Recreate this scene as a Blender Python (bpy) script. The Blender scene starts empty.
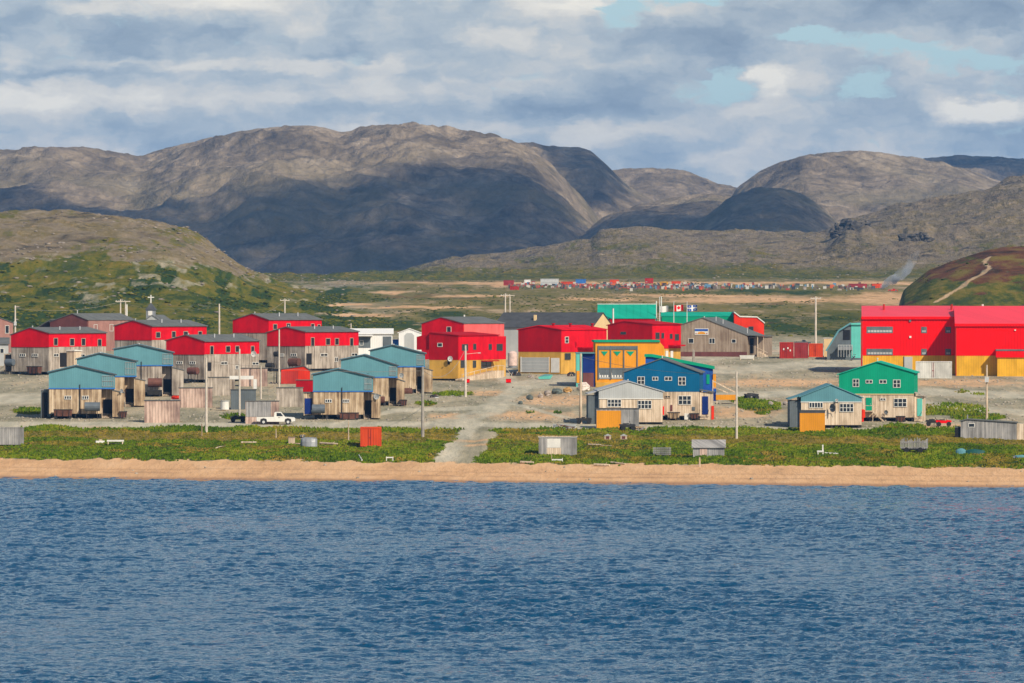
import bpy, math, random
import numpy as np
from mathutils import Vector, Matrix
sc = bpy.context.scene
COL = sc.collection
random.seed(7)
R = math.radians

# ------------------------------------------------------------------ camera
F = 5689.0; CH = 25.0; YH = 308.0        # focal length in pixels, camera height, row of the true horizon
cam = bpy.data.cameras.new('camera'); camo = bpy.data.objects.new('camera', cam); COL.objects.link(camo)
cam.lens = F/1024*36.0; cam.sensor_width = 36.0; cam.clip_start = 1.0; cam.clip_end = 60000
camo.location = (0, 0, CH)
camo.rotation_euler = (R(90), 0, 0)
cam.shift_y = (YH-341.5)/1024.0
sc.camera = camo
sc.render.resolution_x = 1024; sc.render.resolution_y = 683

# ------------------------------------------------------------------ light
SUN_A = 37.0; SUN_E = 37.0               # sun azimuth to the right of straight behind the camera, elevation
SDIR = Vector((math.sin(R(SUN_A))*math.cos(R(SUN_E)), -math.cos(R(SUN_A))*math.cos(R(SUN_E)), math.sin(R(SUN_E))))
sl = bpy.data.lights.new('sun', 'SUN'); so = bpy.data.objects.new('sun', sl); COL.objects.link(so)
sl.energy = 5.0; sl.angle = R(0.5); sl.color = (1.0, 0.89, 0.72)
so.rotation_euler = SDIR.to_track_quat('Z', 'Y').to_euler()
so.location = (0, 0, 400)

# node helpers -----------------------------------------------------------
class NT:
    def __init__(s, tree): s.t = tree; s.n = tree.nodes; s.l = tree.links
    def node(s, typ, **kw):
        n = s.n.new(typ)
        for k, v in kw.items(): setattr(n, k, v)
        return n
    def put(s, sock, v):
        if v is None: return
        if hasattr(v, 'is_output') or isinstance(v, bpy.types.NodeSocket): s.l.new(v, sock)
        else:
            if isinstance(v, (tuple, list)) and len(v) == 3 and sock.type == 'RGBA': v = (*v, 1)
            sock.default_value = v
    def math(s, op, a, b=None, c=None, clamp=False):
        n = s.node('ShaderNodeMath', operation=op, use_clamp=clamp)
        for i, v in enumerate((a, b, c)):
            if v is not None: s.put(n.inputs[i], v)
        return n.outputs[0]
    def mix(s, f, a, b, mode='MIX'):
        n = s.node('ShaderNodeMix', data_type='RGBA', blend_type=mode)
        s.put(n.inputs[0], f); s.put(n.inputs[6], a); s.put(n.inputs[7], b)
        return n.outputs[2]
    def ss(s, v, lo, hi, o0=0.0, o1=1.0):
        n = s.node('ShaderNodeMapRange', interpolation_type='SMOOTHSTEP')
        s.put(n.inputs[0], v); s.put(n.inputs[1], lo); s.put(n.inputs[2], hi); s.put(n.inputs[3], o0); s.put(n.inputs[4], o1)
        return n.outputs[0]
    def noise(s, vec, scale=1.0, detail=3.0, rough=0.55, dist=0.0, dim='3D'):
        n = s.node('ShaderNodeTexNoise', noise_dimensions=dim)
        if vec is not None: s.l.new(vec, n.inputs['Vector'])
        n.inputs['Scale'].default_value = scale; n.inputs['Detail'].default_value = detail
        n.inputs['Roughness'].default_value = rough; n.inputs['Distortion'].default_value = dist
        return n.outputs[0]
    def comb(s, x, y, z=0.0):
        n = s.node('ShaderNodeCombineXYZ'); s.put(n.inputs[0], x); s.put(n.inputs[1], y); s.put(n.inputs[2], z)
        return n.outputs[0]
    def sep(s, v):
        n = s.node('ShaderNodeSeparateXYZ'); s.l.new(v, n.inputs[0]); return n.outputs
    def vmul(s, v, m):
        n = s.node('ShaderNodeVectorMath', operation='MULTIPLY'); s.l.new(v, n.inputs[0]); n.inputs[1].default_value = m
        return n.outputs[0]
    def ramp(s, f, stops):
        n = s.node('ShaderNodeValToRGB'); s.l.new(f, n.inputs[0]); e = n.color_ramp.elements
        while len(e) < len(stops): e.new(0.5)
        for q, (p, c) in zip(e, stops): q.position = p; q.color = (*c, 1)
        return n.outputs[0]
    def bump(s, h, strength, dist):
        n = s.node('ShaderNodeBump'); s.l.new(h, n.inputs['Height'])
        n.inputs['Strength'].default_value = strength; n.inputs['Distance'].default_value = dist
        return n.outputs[0]

# ------------------------------------------------------------------ world: Nishita sky under broken cloud
w = bpy.data.worlds.new('World'); sc.world = w; w.use_nodes = True
T = NT(w.node_tree); T.n.clear()
sky = T.node('ShaderNodeTexSky', sky_type='NISHITA', sun_disc=False)
sky.sun_elevation = R(SUN_E); sky.sun_rotation = math.atan2(SDIR.x, SDIR.y); sky.altitude = 0; sky.air_density = 1.0; sky.dust_density = 0.6
tc = T.node('ShaderNodeTexCoord'); x, y, z = T.sep(tc.outputs['Generated'])
az = T.math('MULTIPLY', T.math('ARCTAN2', x, y), F)              # degrees of azimuth, in units of 1/F radian
el = T.math('MULTIPLY', T.math('ARCSINE', z), F)                 # elevation, same unit
az0, el0 = az, el
wv = T.comb(T.math('DIVIDE', az, 38.0), T.math('DIVIDE', el, 22.0), 5.0)
az = T.math('ADD', az0, T.math('MULTIPLY', T.math('SUBTRACT', T.noise(wv, 1.0, 4.0, .6), .5), 70.0))
el = T.math('ADD', el0, T.math('MULTIPLY', T.math('SUBTRACT', T.noise(T.comb(T.math('DIVIDE', az0, 45.0), T.math('DIVIDE', el0, 20.0), 15.0), 1.0, 4.0, .6), .5), 34.0))
def blob(cx, cy, rx, ry):
    a = T.math('DIVIDE', T.math('SUBTRACT', az, cx-512.0), rx); b = T.math('DIVIDE', T.math('SUBTRACT', el, YH-cy), ry)
    d = T.math('ADD', T.math('MULTIPLY', a, a), T.math('MULTIPLY', b, b))
    return T.math('EXPONENT', T.math('MULTIPLY', d, -1.0))
def total(lst):
    o = None
    for (cx, cy, rx, ry, k) in lst:
        v = T.math('MULTIPLY', blob(cx, cy, rx, ry), k); o = v if o is None else T.math('ADD', o, v)
    return o
P = T.comb(T.math('DIVIDE', az, 120.0), T.math('DIVIDE', el, 62.0), 3.3)
P2 = T.comb(T.math('DIVIDE', az, 95.0), T.math('DIVIDE', el, 48.0), 9.1)
n1 = T.noise(P, 1.0, 8.0, 0.62, 0.1)
n2 = T.noise(P2, 1.0, 8.0, 0.56, 0.0)
n3 = T.noise(T.comb(T.math('DIVIDE', az, 300.0), T.math('DIVIDE', el, 30.0), 1.7), 1.0, 4.0, 0.5, 0.2)
holes = total([(622, 4, 40, 22, .46), (705, -4, 50, 15, .40), (812, 36, 55, 11, .36), (895, 46, 60, 13, .38), (975, 60, 55, 14, .36), (868, 84, 34, 15, .28), (728, 88, 30, 20, .34), (612, 26, 22, 14, .2), (560, 150, 160, 12, .12), (780,140,120,12,.12)])
cover = T.math('SUBTRACT', T.math('ADD', T.math('MULTIPLY', T.math('SUBTRACT', n1, .5), 1.3), 0.735), holes)
cover = T.ss(cover, 0.40, 0.56)
# above the picture the cloud thins out to broken blue sky
thin = T.ss(el, 340.0, 900.0, 1.0, 0.0)
hi = T.ss(T.noise(T.vmul(tc.outputs['Generated'], (3, 3, 7)), 1.0, 5.0, 0.55), 0.56, 0.70, 0.0, 0.35)
cover = T.math('ADD', T.math('MULTIPLY', cover, thin), T.math('MULTIPLY', hi, T.math('SUBTRACT', 1.0, thin)))
bright = total([(25, 100, 95, 16, .40), (100, 100, 180, 14, .16), (560, 5, 60, 12, .45), (230, 2, 70, 14, .30), (768, 77, 17, 13, .60), (975, 112, 34, 8, .62), (1015, 108, 22, 9, .3), (540, 88, 40, 9, .18),
                (250, 66, 210, 6, .16), (740, 115, 70, 12, .14), (600, 133, 200, 12, .14), (470, 85, 160, 12, .08), (420,130,160,10,.10)])
dark = total([(690, 38, 85, 24, .26), (100, 34, 150, 14, .14), (950, 14, 120, 20, .30), (60, 74, 240, 7, .20), (150, 135, 130, 14, .13), (610, 90, 90, 14, .10), (860, 85, 45, 14, .12), (400, 108, 200, 8, .10), (840,100,100,14,.10), (560,112,130,10,.12)])
sh = T.math('ADD', T.math('MULTIPLY', T.math('SUBTRACT', n2, 0.5), 1.45), T.math('MULTIPLY', T.math('SUBTRACT', n3, 0.5), 0.35))
sh = T.math('ADD', T.math('SUBTRACT', T.math('ADD', sh, T.math('MULTIPLY', bright, 1.3)), T.math('MULTIPLY', dark, 1.15)), 0.50)
cc = T.ramp(sh, [(0.0, (.26, .32, .385)), (0.26, (.37, .435, .485)), (0.48, (.53, .575, .58)), (0.68, (.76, .73, .65)), (1.0, (1.0, .93, .78))])
skyc = T.mix(1.0, sky.outputs[0], (0.10, 0.10, 0.10), 'MULTIPLY')
skyb = T.mix(0.75, skyc, (.49, .69, .73))                         # thin milky veil low over the land
lowf = T.ss(el, 400.0, 1600.0, 1.0, 0.0)
skyb = T.mix(lowf, skyc, skyb)
col = T.mix(cover, skyb, cc)
col = T.mix(1.0, col, (10, 10, 10), 'MULTIPLY')
bg = T.node('ShaderNodeBackground'); bg.inputs[1].default_value = 0.10
T.l.new(col, bg.inputs[0])
T.l.new(bg.outputs[0], T.node('ShaderNodeOutputWorld').inputs[0])

vs = sc.view_settings
sc.display_settings.display_device = 'sRGB'
vs.view_transform = 'Standard'; vs.look = 'None'; vs.exposure = 0.10; vs.gamma = 1.0; vs.use_curve_mapping = False
sc.render.engine = 'CYCLES'
sc.cycles.max_bounces = 6; sc.cycles.volume_bounces = 0; sc.cycles.transparent_max_bounces = 24

# ------------------------------------------------------------------ numpy noise
def _h(i, j, s):
    i = i.astype(np.uint32); j = j.astype(np.uint32)
    v = (i*np.uint32(374761393) + j*np.uint32(668265263) + np.uint32(s*974711 & 0xffffffff))
    v = (v ^ (v >> np.uint32(13)))*np.uint32(1274126177)
    v = v ^ (v >> np.uint32(16))
    return (v & np.uint32(0xffff)).astype(np.float64)/65535.0
def vnoise(x, y, s=0):
    xi = np.floor(x); yi = np.floor(y); fx = x-xi; fy = y-yi
    fx = fx*fx*fx*(fx*(fx*6-15)+10); fy = fy*fy*fy*(fy*(fy*6-15)+10)
    xi = xi.astype(np.int64); yi = yi.astype(np.int64)
    a = _h(xi, yi, s); b = _h(xi+1, yi, s); c = _h(xi, yi+1, s); d = _h(xi+1, yi+1, s)
    return (a+(b-a)*fx)*(1-fy)+(c+(d-c)*fx)*fy
def fbm(x, y, s=0, o=5, g=0.5):
    t = 0; a = 1; n = 0
    for k in range(o):
        t = t+a*vnoise(x*2.03**k+13.7*k, y*2.03**k-7.1*k, s+k); n += a; a *= g
    return t/n*2-1
def ridged(x, y, s=0, o=5, g=0.5):
    t = 0; a = 1; n = 0
    for k in range(o):
        t = t+a*(1-np.abs(vnoise(x*2.03**k+3.1*k, y*2.03**k+5.7*k, s+k)*2-1)); n += a; a *= g
    return t/n
def sst(v, a, b):
    t = np.clip((v-a)/(b-a), 0, 1); return t*t*(3-2*t)

# ------------------------------------------------------------------ mesh helpers
def tag(o, label=None, cat=None, group=None, kind=None):
    if label: o['label'] = label
    if cat: o['category'] = cat
    if group: o['group'] = group
    if kind: o['kind'] = kind
    return o
def empty(name, loc, rz=0.0):
    o = bpy.data.objects.new(name, None); COL.objects.link(o); o.empty_display_size = 0.5
    o.location = loc; o.rotation_euler = (0, 0, rz); return o
class MB:
    def __init__(s): s.v = []; s.f = []; s.c = []
    def add(s, vs, fs, col=None):
        b = len(s.v); s.v += [tuple(v) for v in vs]; s.f += [tuple(b+i for i in f) for f in fs]; s.c += [col]*len(vs)
        return s
    def box(s, x0, x1, y0, y1, z0, z1, col=None):
        return s.add([(x0,y0,z0),(x1,y0,z0),(x1,y1,z0),(x0,y1,z0),(x0,y0,z1),(x1,y0,z1),(x1,y1,z1),(x0,y1,z1)],
              [(0,3,2,1),(4,5,6,7),(0,1,5,4),(1,2,6,5),(2,3,7,6),(3,0,4,7)], col)
    def prism(s, poly, y0, y1):           # polygon in x,z run along y
        n = len(poly); vs = [(p[0], y0, p[1]) for p in poly]+[(p[0], y1, p[1]) for p in poly]
        fs = [tuple(range(n)), tuple(range(2*n-1, n-1, -1))]+[(i, i+n, (i+1) % n+n, (i+1) % n) for i in range(n)]
        return s.add(vs, fs)
    def prismx(s, poly, x0, x1):          # polygon in y,z run along x
        n = len(poly); vs = [(x0, p[0], p[1]) for p in poly]+[(x1, p[0], p[1]) for p in poly]
        fs = [tuple(range(n-1, -1, -1)), tuple(range(n, 2*n))]+[(i, (i+1) % n, (i+1) % n+n, i+n) for i in range(n)]
        return s.add(vs, fs)
    def tube(s, p0, p1, r0, r1=None, n=8, caps=True):
        r1 = r0 if r1 is None else r1; p0 = Vector(p0); p1 = Vector(p1); d = (p1-p0).normalized()
        a = d.orthogonal().normalized(); b = d.cross(a); vs = []
        for p, r in ((p0, r0), (p1, r1)):
            for i in range(n):
                t = 2*math.pi*i/n; vs.append(p+(a*math.cos(t)+b*math.sin(t))*r)
        fs = [(i, (i+1) % n, (i+1) % n+n, i+n) for i in range(n)]
        if caps: fs += [tuple(range(n-1, -1, -1)), tuple(range(n, 2*n))]
        return s.add(vs, fs)
    def bar(s, p0, p1, w, h):             # rectangular bar between two points
        p0 = Vector(p0); p1 = Vector(p1); d = (p1-p0).normalized(); up = Vector((0,0,1))
        if abs(d.z) > .99: up = Vector((0,1,0))
        a = d.cross(up).normalized()*w/2; b = a.cross(d).normalized()*h/2; vs = []
        for p in (p0, p1): vs += [p-a-b, p+a-b, p+a+b, p-a+b]
        return s.add(vs, [(0,3,2,1),(4,5,6,7),(0,1,5,4),(1,2,6,5),(2,3,7,6),(3,0,4,7)])
    def blob(s, c, r, seed=0, rough=.25, n=8, m=5, col=None):   # uneven stone or lump
        rnd = random.Random(seed); vs = []; fs = []
        top = (c[0], c[1], c[2]+r[2]); bot = (c[0], c[1], c[2]-r[2]); vs.append(bot)
        for j in range(1, m):
            ph = -math.pi/2+math.pi*j/m
            for i in range(n):
                t = 2*math.pi*i/n+.3*j; q = 1+rnd.uniform(-rough, rough)
                vs.append((c[0]+r[0]*q*math.cos(ph)*math.cos(t), c[1]+r[1]*q*math.cos(ph)*math.sin(t), c[2]+r[2]*q*math.sin(ph)))
        vs.append(top); L = len(vs)-1
        for i in range(n):
            fs.append((0, 1+(i+1) % n, 1+i)); fs.append((L, L-n+i, L-n+(i+1) % n))
            for j in range(m-2):
                a = 1+j*n; fs.append((a+i, a+(i+1) % n, a+n+(i+1) % n, a+n+i))
        return s.add(vs, fs, col)
    def build(s, name, mat, parent=None, loc=None, smooth=False):
        me = bpy.data.meshes.new(name); me.from_pydata(s.v, [], s.f); me.materials.append(mat)
        if any(c is not None for c in s.c):
            a = me.color_attributes.new('paint', 'FLOAT_COLOR', 'POINT')
            for i, c in enumerate(s.c): a.data[i].color = (*(c or (.5,.5,.5)), 1)
        if smooth: me.polygons.foreach_set('use_smooth', [True]*len(me.polygons))
        me.update(); o = bpy.data.objects.new(name, me); COL.objects.link(o)
        if parent: o.parent = parent
        if loc: o.location = loc
        return o
def grid_mesh(name, X, Y, Z, mat, attrs=None, smooth=True):
    nr, nc = X.shape; me = bpy.data.meshes.new(name)
    co = np.stack([X, Y, Z], -1).reshape(-1, 3).astype(np.float32)
    me.vertices.add(len(co)); me.vertices.foreach_set('co', co.ravel())
    i = np.arange((nr-1)*(nc-1)); r = i//(nc-1); c = i % (nc-1); a = r*nc+c
    q = np.stack([a, a+1, a+nc+1, a+nc], -1).astype(np.int32)
    me.loops.add(q.size); me.loops.foreach_set('vertex_index', q.ravel())
    me.polygons.add(len(q)); me.polygons.foreach_set('loop_start', np.arange(0, q.size, 4, dtype=np.int32))
    me.polygons.foreach_set('loop_total', np.full(len(q), 4, np.int32))
    me.polygons.foreach_set('use_smooth', np.full(len(q), smooth, bool))
    me.update(calc_edges=True); me.materials.append(mat)
    for k, A in (attrs or {}).items():
        at_ = me.color_attributes.new(k, 'FLOAT_COLOR', 'POINT')
        A4 = np.concatenate([A.reshape(-1, 3), np.ones((A.shape[0]*A.shape[1], 1))], 1).astype(np.float32)
        at_.data.foreach_set('color', A4.ravel())
    o = bpy.data.objects.new(name, me); COL.objects.link(o); return o

# ------------------------------------------------------------------ materials
MATS = {}
def newmat(name):
    m = bpy.data.materials.new(name); m.use_nodes = True; t = NT(m.node_tree); t.n.clear()
    p = t.node('ShaderNodeBsdfPrincipled'); o = t.node('ShaderNodeOutputMaterial'); t.l.new(p.outputs[0], o.inputs[0])
    MATS[name] = m; return m, t, p
def plain(name, c, rough=.6, var=.18, sc_=1.2, metal=0.0, spec=.3):
    m, t, p = newmat(name); tcn = t.node('ShaderNodeTexCoord')
    n = t.noise(tcn.outputs['Object'], sc_, 4.0, .6)
    k = t.ss(n, .3, .7, 1-var, 1+var)
    t.put(p.inputs['Base Color'], t.mix(1.0, c, t.comb(k, k, k), 'MULTIPLY'))
    p.inputs['Roughness'].default_value = rough; p.inputs['Metallic'].default_value = metal
    p.inputs['Specular IOR Level'].default_value = spec
    return m
def planks(name, ca, cb, cc_, wd=.28, rough=.85, streak=.5):
    """vertical weathered boards: colour changes board by board, dark joints, vertical streaks"""
    m, t, p = newmat(name); tcn = t.node('ShaderNodeTexCoord'); x, y, z = t.sep(tcn.outputs['Object'])
    c = t.math('ADD', x, y); cell = t.math('FLOOR', t.math('DIVIDE', c, wd)); fr = t.math('FRACT', t.math('DIVIDE', c, wd))
    wn = t.node('ShaderNodeTexWhiteNoise', noise_dimensions='1D'); t.l.new(cell, wn.inputs['W'])
    st = t.noise(t.comb(t.math('MULTIPLY', c, 2.2), 0.0, t.math('MULTIPLY', z, .28)), 1.0, 4.0, .6)
    big = t.noise(t.comb(t.math('MULTIPLY', c, .35), 3.0, t.math('MULTIPLY', z, .35)), 1.0, 3.0, .6)
    f = t.math('ADD', t.math('MULTIPLY', wn.outputs[0], 1-streak), t.math('MULTIPLY', t.ss(st, .3, .7), streak))
    f = t.math('ADD', t.math('MULTIPLY', f, .75), t.math('MULTIPLY', t.ss(big, .35, .65), .25))
    colr = t.ramp(f, [(0.1, ca), (0.5, cb), (0.9, cc_)])
    j = t.math('GREATER_THAN', fr, .88)
    t.put(p.inputs['Base Color'], t.mix(t.math('MULTIPLY', j, .55), colr, (.05, .04, .03)))
    p.inputs['Roughness'].default_value = rough; p.inputs['Specular IOR Level'].default_value = .15
    return m
def siding(name, c, wd=.32, var=.15, rough=.75, spec=.06):
    """painted metal / board siding: fine vertical ribs and slight fading"""
    m, t, p = newmat(name); tcn = t.node('ShaderNodeTexCoord'); x, y, z = t.sep(tcn.outputs['Object'])
    cx = t.math('ADD', x, y); fr = t.math('FRACT', t.math('DIVIDE', cx, wd)); cell = t.math('FLOOR', t.math('DIVIDE', cx, wd*3))
    wn = t.node('ShaderNodeTexWhiteNoise', noise_dimensions='1D'); t.l.new(cell, wn.inputs['W'])
    n = t.noise(t.comb(t.math('MULTIPLY', cx, .5), 0.0, t.math('MULTIPLY', z, .3)), 1.0, 4.0, .6)
    k = t.math('ADD', t.ss(n, .3, .7, 1-var, 1+var), t.math('MULTIPLY', t.math('SUBTRACT', wn.outputs[0], .5), var))
    k = t.math('MULTIPLY', k, t.math('SUBTRACT', 1.0, t.math('MULTIPLY', t.math('GREATER_THAN', fr, .8), .16)))
    t.put(p.inputs['Base Color'], t.mix(1.0, c, t.comb(k, k, k), 'MULTIPLY'))
    p.inputs['Roughness'].default_value = rough; p.inputs['Specular IOR Level'].default_value = spec
    return m
wood = planks('weathered_wood', (.19,.14,.10), (.33,.26,.19), (.47,.38,.28))
woodg = planks('grey_wood', (.16,.13,.105), (.36,.305,.25), (.58,.50,.42))
woodw = planks('warm_wood', (.17,.11,.065), (.44,.32,.20), (.66,.52,.36), .35)
woodp = planks('pale_wood', (.36,.27,.18), (.60,.47,.34), (.76,.63,.48), .30)
woodk = planks('pinkish_wood', (.20,.13,.11), (.44,.31,.25), (.68,.50,.41), .5)
woodgr = planks('silver_wood', (.17,.165,.16), (.29,.28,.27), (.42,.40,.38), .3)
woodb = planks('brownish_wood', (.20,.14,.10), (.30,.23,.17), (.38,.30,.23), .25)
red = siding('red_siding', (.62,.004,.012)); redd = siding('deep_red_and_shade_siding', (.40,.003,.007)); redo = siding('orange_red_siding', (.66,.035,.012))
redb = siding('bright_red_siding', (.82,.004,.004), .6, .05)
pink = siding('faded_pink_siding', (.72,.12,.11)); pinkroof = siding('pinkish_red_roof', (.80,.05,.07), .6, .05, .45, .35)
teal = siding('teal_siding', (.11,.262,.30), .3, .08); tealb = siding('light_teal_siding', (.12,.47,.40), .3, .08)
green = siding('green_siding', (.006,.29,.16), .3, .08); greenr = siding('green_roofing', (.012,.34,.23), .5, .1)
blue = siding('blue_siding', (.005,.105,.225), .3, .08); navy = siding('navy_siding', (.012,.03,.16)); royal = siding('royal_blue_siding', (.02,.09,.36))
yellow = siding('yellow_siding', (.55,.31,.06), .3, .15); yellowb = siding('ochre_siding', (.68,.36,.03), .5, .15)
orange = siding('orange_siding', (.70,.28,.02), .3, .08); cream = siding('cream_siding', (.72,.52,.27), .3, .06)
brownr = siding('red_brown_siding', (.15,.055,.05)); brownp = siding('pink_brown_siding', (.33,.17,.14)); 
white = siding('white_siding', (.76,.75,.72), .4, .05); whitep = plain('white_paint', (.66,.64,.59), .6, .08)
greysd = siding('light_grey_siding', (.42,.43,.42), .3, .08); slate = siding('dark_slate_and_shade_siding', (.12,.14,.15))
roofg = plain('grey_roofing', (.115,.12,.115), .9, .15, .6); roofd = plain('charcoal_roofing', (.060,.062,.066), .9, .2, .6)
roofl = siding('light_grey_roofing', (.42,.43,.44), .5, .06); roofb = plain('dark_edge_roofing', (.07,.075,.08), .9, .2, .6)
rooft = siding('teal_roofing', (.11,.26,.30), .4, .08); trimb = plain('blue_trim', (.03,.14,.42), .5)
dark = plain('dark_opening', (.012,.012,.014), .9, .1); blk = plain('black_steel', (.025,.024,.024), .6); rust = plain('rusty_steel', (.11,.045,.03), .8, .3)
rustr = plain('red_brown_tank', (.13,.05,.035), .7, .25); steel = plain('grey_steel', (.25,.26,.27), .5, .15, 1.2, .3); galv = plain('pale_metal', (.55,.55,.54), .5, .12, 1.2, .2)
slatet = plain('slate_tank', (.10,.12,.14), .5, .15); glass, _t, _p = newmat('window_glass'); _p.inputs['Base Color'].default_value = (.02,.025,.03,1); _p.inputs['Roughness'].default_value = .12
polew = plain('bleached_pole_wood', (.55,.48,.40), .9, .15); poled = plain('grey_pole_wood', (.30,.27,.23), .9, .2)
rubber = plain('rubber', (.02,.02,.02), .9, .1); stone = plain('boulder_stone', (.33,.28,.24), .95, .3, 1.5); stoned = plain('dark_boulder_stone', (.10,.12,.11), .95, .3, 1.5)
contr = siding('container_red', (.42,.035,.025), .4, .18); conto = siding('container_orange', (.66,.075,.02), .4, .12); contw = siding('container_white', (.58,.57,.52), .45, .2)
contd = siding('container_dull_red', (.33,.045,.045), .4, .15)
# ------------------------------------------------------------------ terrain
def shoreY(u):
    y = np.interp(u, [-400, 0, 300, 620, 1024, 1500], [474.5, 478.2, 481, 484, 488, 492]); return F*CH/(y-YH)
def sandtop(u): return np.interp(u, [-400, 0, 250, 430, 480, 700, 1024, 1500], [456, 459.5, 461, 463, 464, 465.5, 468.5, 472])
BY = [925, 945, 1000, 1100, 1200, 1300, 1400, 1600, 1800, 2100, 2400, 2600, 2900]
BP = [427, 420.5, 405, 385, 366, 352, 341, 325, 313, 300, 289, 283.5, 276]
PLAT = ([-500, 330, 405, 450, 520, 590, 600, 645, 700, 760, 825, 850, 870, 905, 960, 1024, 1200, 1500],
        [282, 281, 276, 262.5, 253, 243, 233.5, 231, 234, 236, 238, 224, 218, 208, 197, 181, 168, 170])
LH = ([-500, -200, 0, 60, 110, 150, 185, 208, 230, 250, 275, 300, 330, 360, 420], [222, 214, 215, 216, 219, 223, 232, 245, 261, 273, 283, 290, 298, 308, 330])
RH = ([850, 885, 903, 930, 960, 990, 1024, 1100, 1250, 1500], [345, 318, 291, 271, 260, 251, 248, 240, 238, 250])
def ground_row(u, Y):
    """picture row of the bare ground for column u (at F px per radian) and distance Y"""
    s = shoreY(u); top = sandtop(u); ys = YH+F*CH/s
    out = np.interp(Y, BY, BP)
    # shore to road, per column
    t1 = np.clip((Y-s)/38.0, 0, 1); z1 = -0.02+ (CH-(top-YH)*(s+38)/F+0.02)*(t1**1.15)
    ybeach = YH+F*(CH-z1)/Y
    t2 = np.clip((Y-s-38)/(925-s-38), 0, 1)
    ybank = top+(427-top)*(t2**0.85)
    out = np.where(Y < s+38, ybeach, np.where(Y < 925, ybank, out))
    zz = -0.02-0.06*(s-Y); out = np.where(Y < s, YH+F*(CH-np.maximum(zz, -7))/Y, out)
    # plateau
    pl = np.interp(u, *PLAT); b29 = 276.0+0*u
    t = np.clip((Y-2700)/1200.0, 0, 1); b27 = 281.0
    e = 0.45*t+0.55*np.sin(t*math.pi/2)**1.3
    yp = b27+(np.minimum(pl, b27)-b27)*e
    back = sst(Y, 3950, 4900)
    yp = yp*(1-back)+(YH-0.0)*back
    out = np.where(Y > 2700, yp, out)
    # left hill
    lh = np.interp(u, *LH); t = np.clip((Y-1370)/730.0, 0, 1); e = np.sin(t*math.pi/2)**0.9*(0.75+0.25*t)
    yl = 345+(lh-345)*e; yl = yl+(400-yl)*sst(Y, 2150, 2700)
    m = sst(u, 430, 340)
    out = np.where(Y > 1370, np.minimum(out, yl*m+(1-m)*400), out)
    rh = np.interp(u, *RH); t = np.clip((Y-1420)/330.0, 0, 1); e = np.sin(t*math.pi/2)**0.9
    yr = 340+(rh-340)*e; yr = yr+(400-yr)*sst(Y, 1790, 2300); m = sst(u, 870, 905)
    out = np.where(Y > 1420, np.minimum(out, yr*m+(1-m)*400), out)
    return out
def lump(u, Y):
    X = (u-512)/F*Y; s = shoreY(u)
    a = 0.0
    # small unevenness of the gravel
    n = 0.10*fbm(X/9, Y/16, 3, 4)
    n = n+0.55*np.clip(sst(Y, s+30, s+60)*sst(Y, 935, 905), 0, 1)*fbm(X/5, Y/12, 8, 4)*vegbank(u, Y)
    n = n*sst(Y, s-5, s+25)
    hillL = sst(Y, 1400, 1700)*sst(u, 400, 250)*sst(Y, 2700, 2200)
    n = n+hillL*(5.5*(ridged(X/70, Y/110, 21, 6, .55)-.55)+1.4*fbm(X/9, Y/14, 22, 4))
    n = n+sst(Y, 1420, 1650)*sst(u, 890, 930)*sst(Y, 2300, 1900)*(1.6*(ridged(X/40, Y/70, 31, 5)-.5)+.5*fbm(X/7, Y/12, 32, 3))
    n = n+sst(Y, 1450, 1700)*sst(Y, 2700, 2300)*sst(u, 330, 400)*sst(u, 900, 850)*(1.2*(ridged(X/45, Y/160, 51, 5)-.5))
    n = n+sst(Y, 2750, 3050)*(11*(ridged(X/130, Y/170, 41, 6, .56)-.5)+3.0*fbm(X/22, Y/26, 42, 4))
    # the crag standing on the plateau
    c = sst(Y, 3150, 3200)*sst(Y, 3420, 3330)
    pr = np.interp(u, [824, 832, 838, 846, 856, 862, 868, 876, 888, 903, 908, 926, 934], [0, 5, 8, 12, 10, 14, 11, 5, 2, 0, 4, 5, 0])
    n = n+c*pr*.42*(0.8+.7*vnoise(X/6, Y/50, 61))
    return n
def vegbank(u, Y):
    gap = sst(np.abs(u-455), 17, 30); return gap
def height(u, Y):
    return CH-(ground_row(u, Y)-YH)*Y/F+lump(u, Y)
_Yc = np.arange(780, 3900, 1.0)
def at(px, py):
    """first spot of the ground seen at picture position px, py (a real point of the terrain)"""
    u = np.full(_Yc.shape, float(px)); z = height(u, _Yc); row = YH-F*(z-CH)/_Yc
    k = np.argmax(row <= py)
    Y = _Yc[k]; return Vector(((px-512)/F*Y, Y, float(z[k])))
def gz(X, Y):
    u = np.array([512+F*X/Y]); return float(height(u, np.array([Y]))[0])
def pxm(P): return F/P.y                 # pixels per metre there

def ellm(u, y, cx, cy, rx, ry, soft=.35):
    d = np.sqrt(((u-cx)/rx)**2+((y-cy)/ry)**2); return sst(d, 1+soft, 1-soft)
def strip(u, y, pts, wd, soft=1.3):
    """band along a polyline given in (u, row); width is vertical rows"""
    best = np.zeros_like(u)
    for (x0, y0), (x1, y1) in zip(pts[:-1], pts[1:]):
        dx, dy = x1-x0, (y1-y0); k = np.clip(((u-x0)*dx+(y-y0)*dy*9)/(dx*dx+dy*dy*9), 0, 1)
        d = np.sqrt(((u-x0-k*dx)/3.0)**2+(y-y0-k*dy)**2); best = np.maximum(best, sst(d, wd*soft, wd*.6))
    return best

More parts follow.
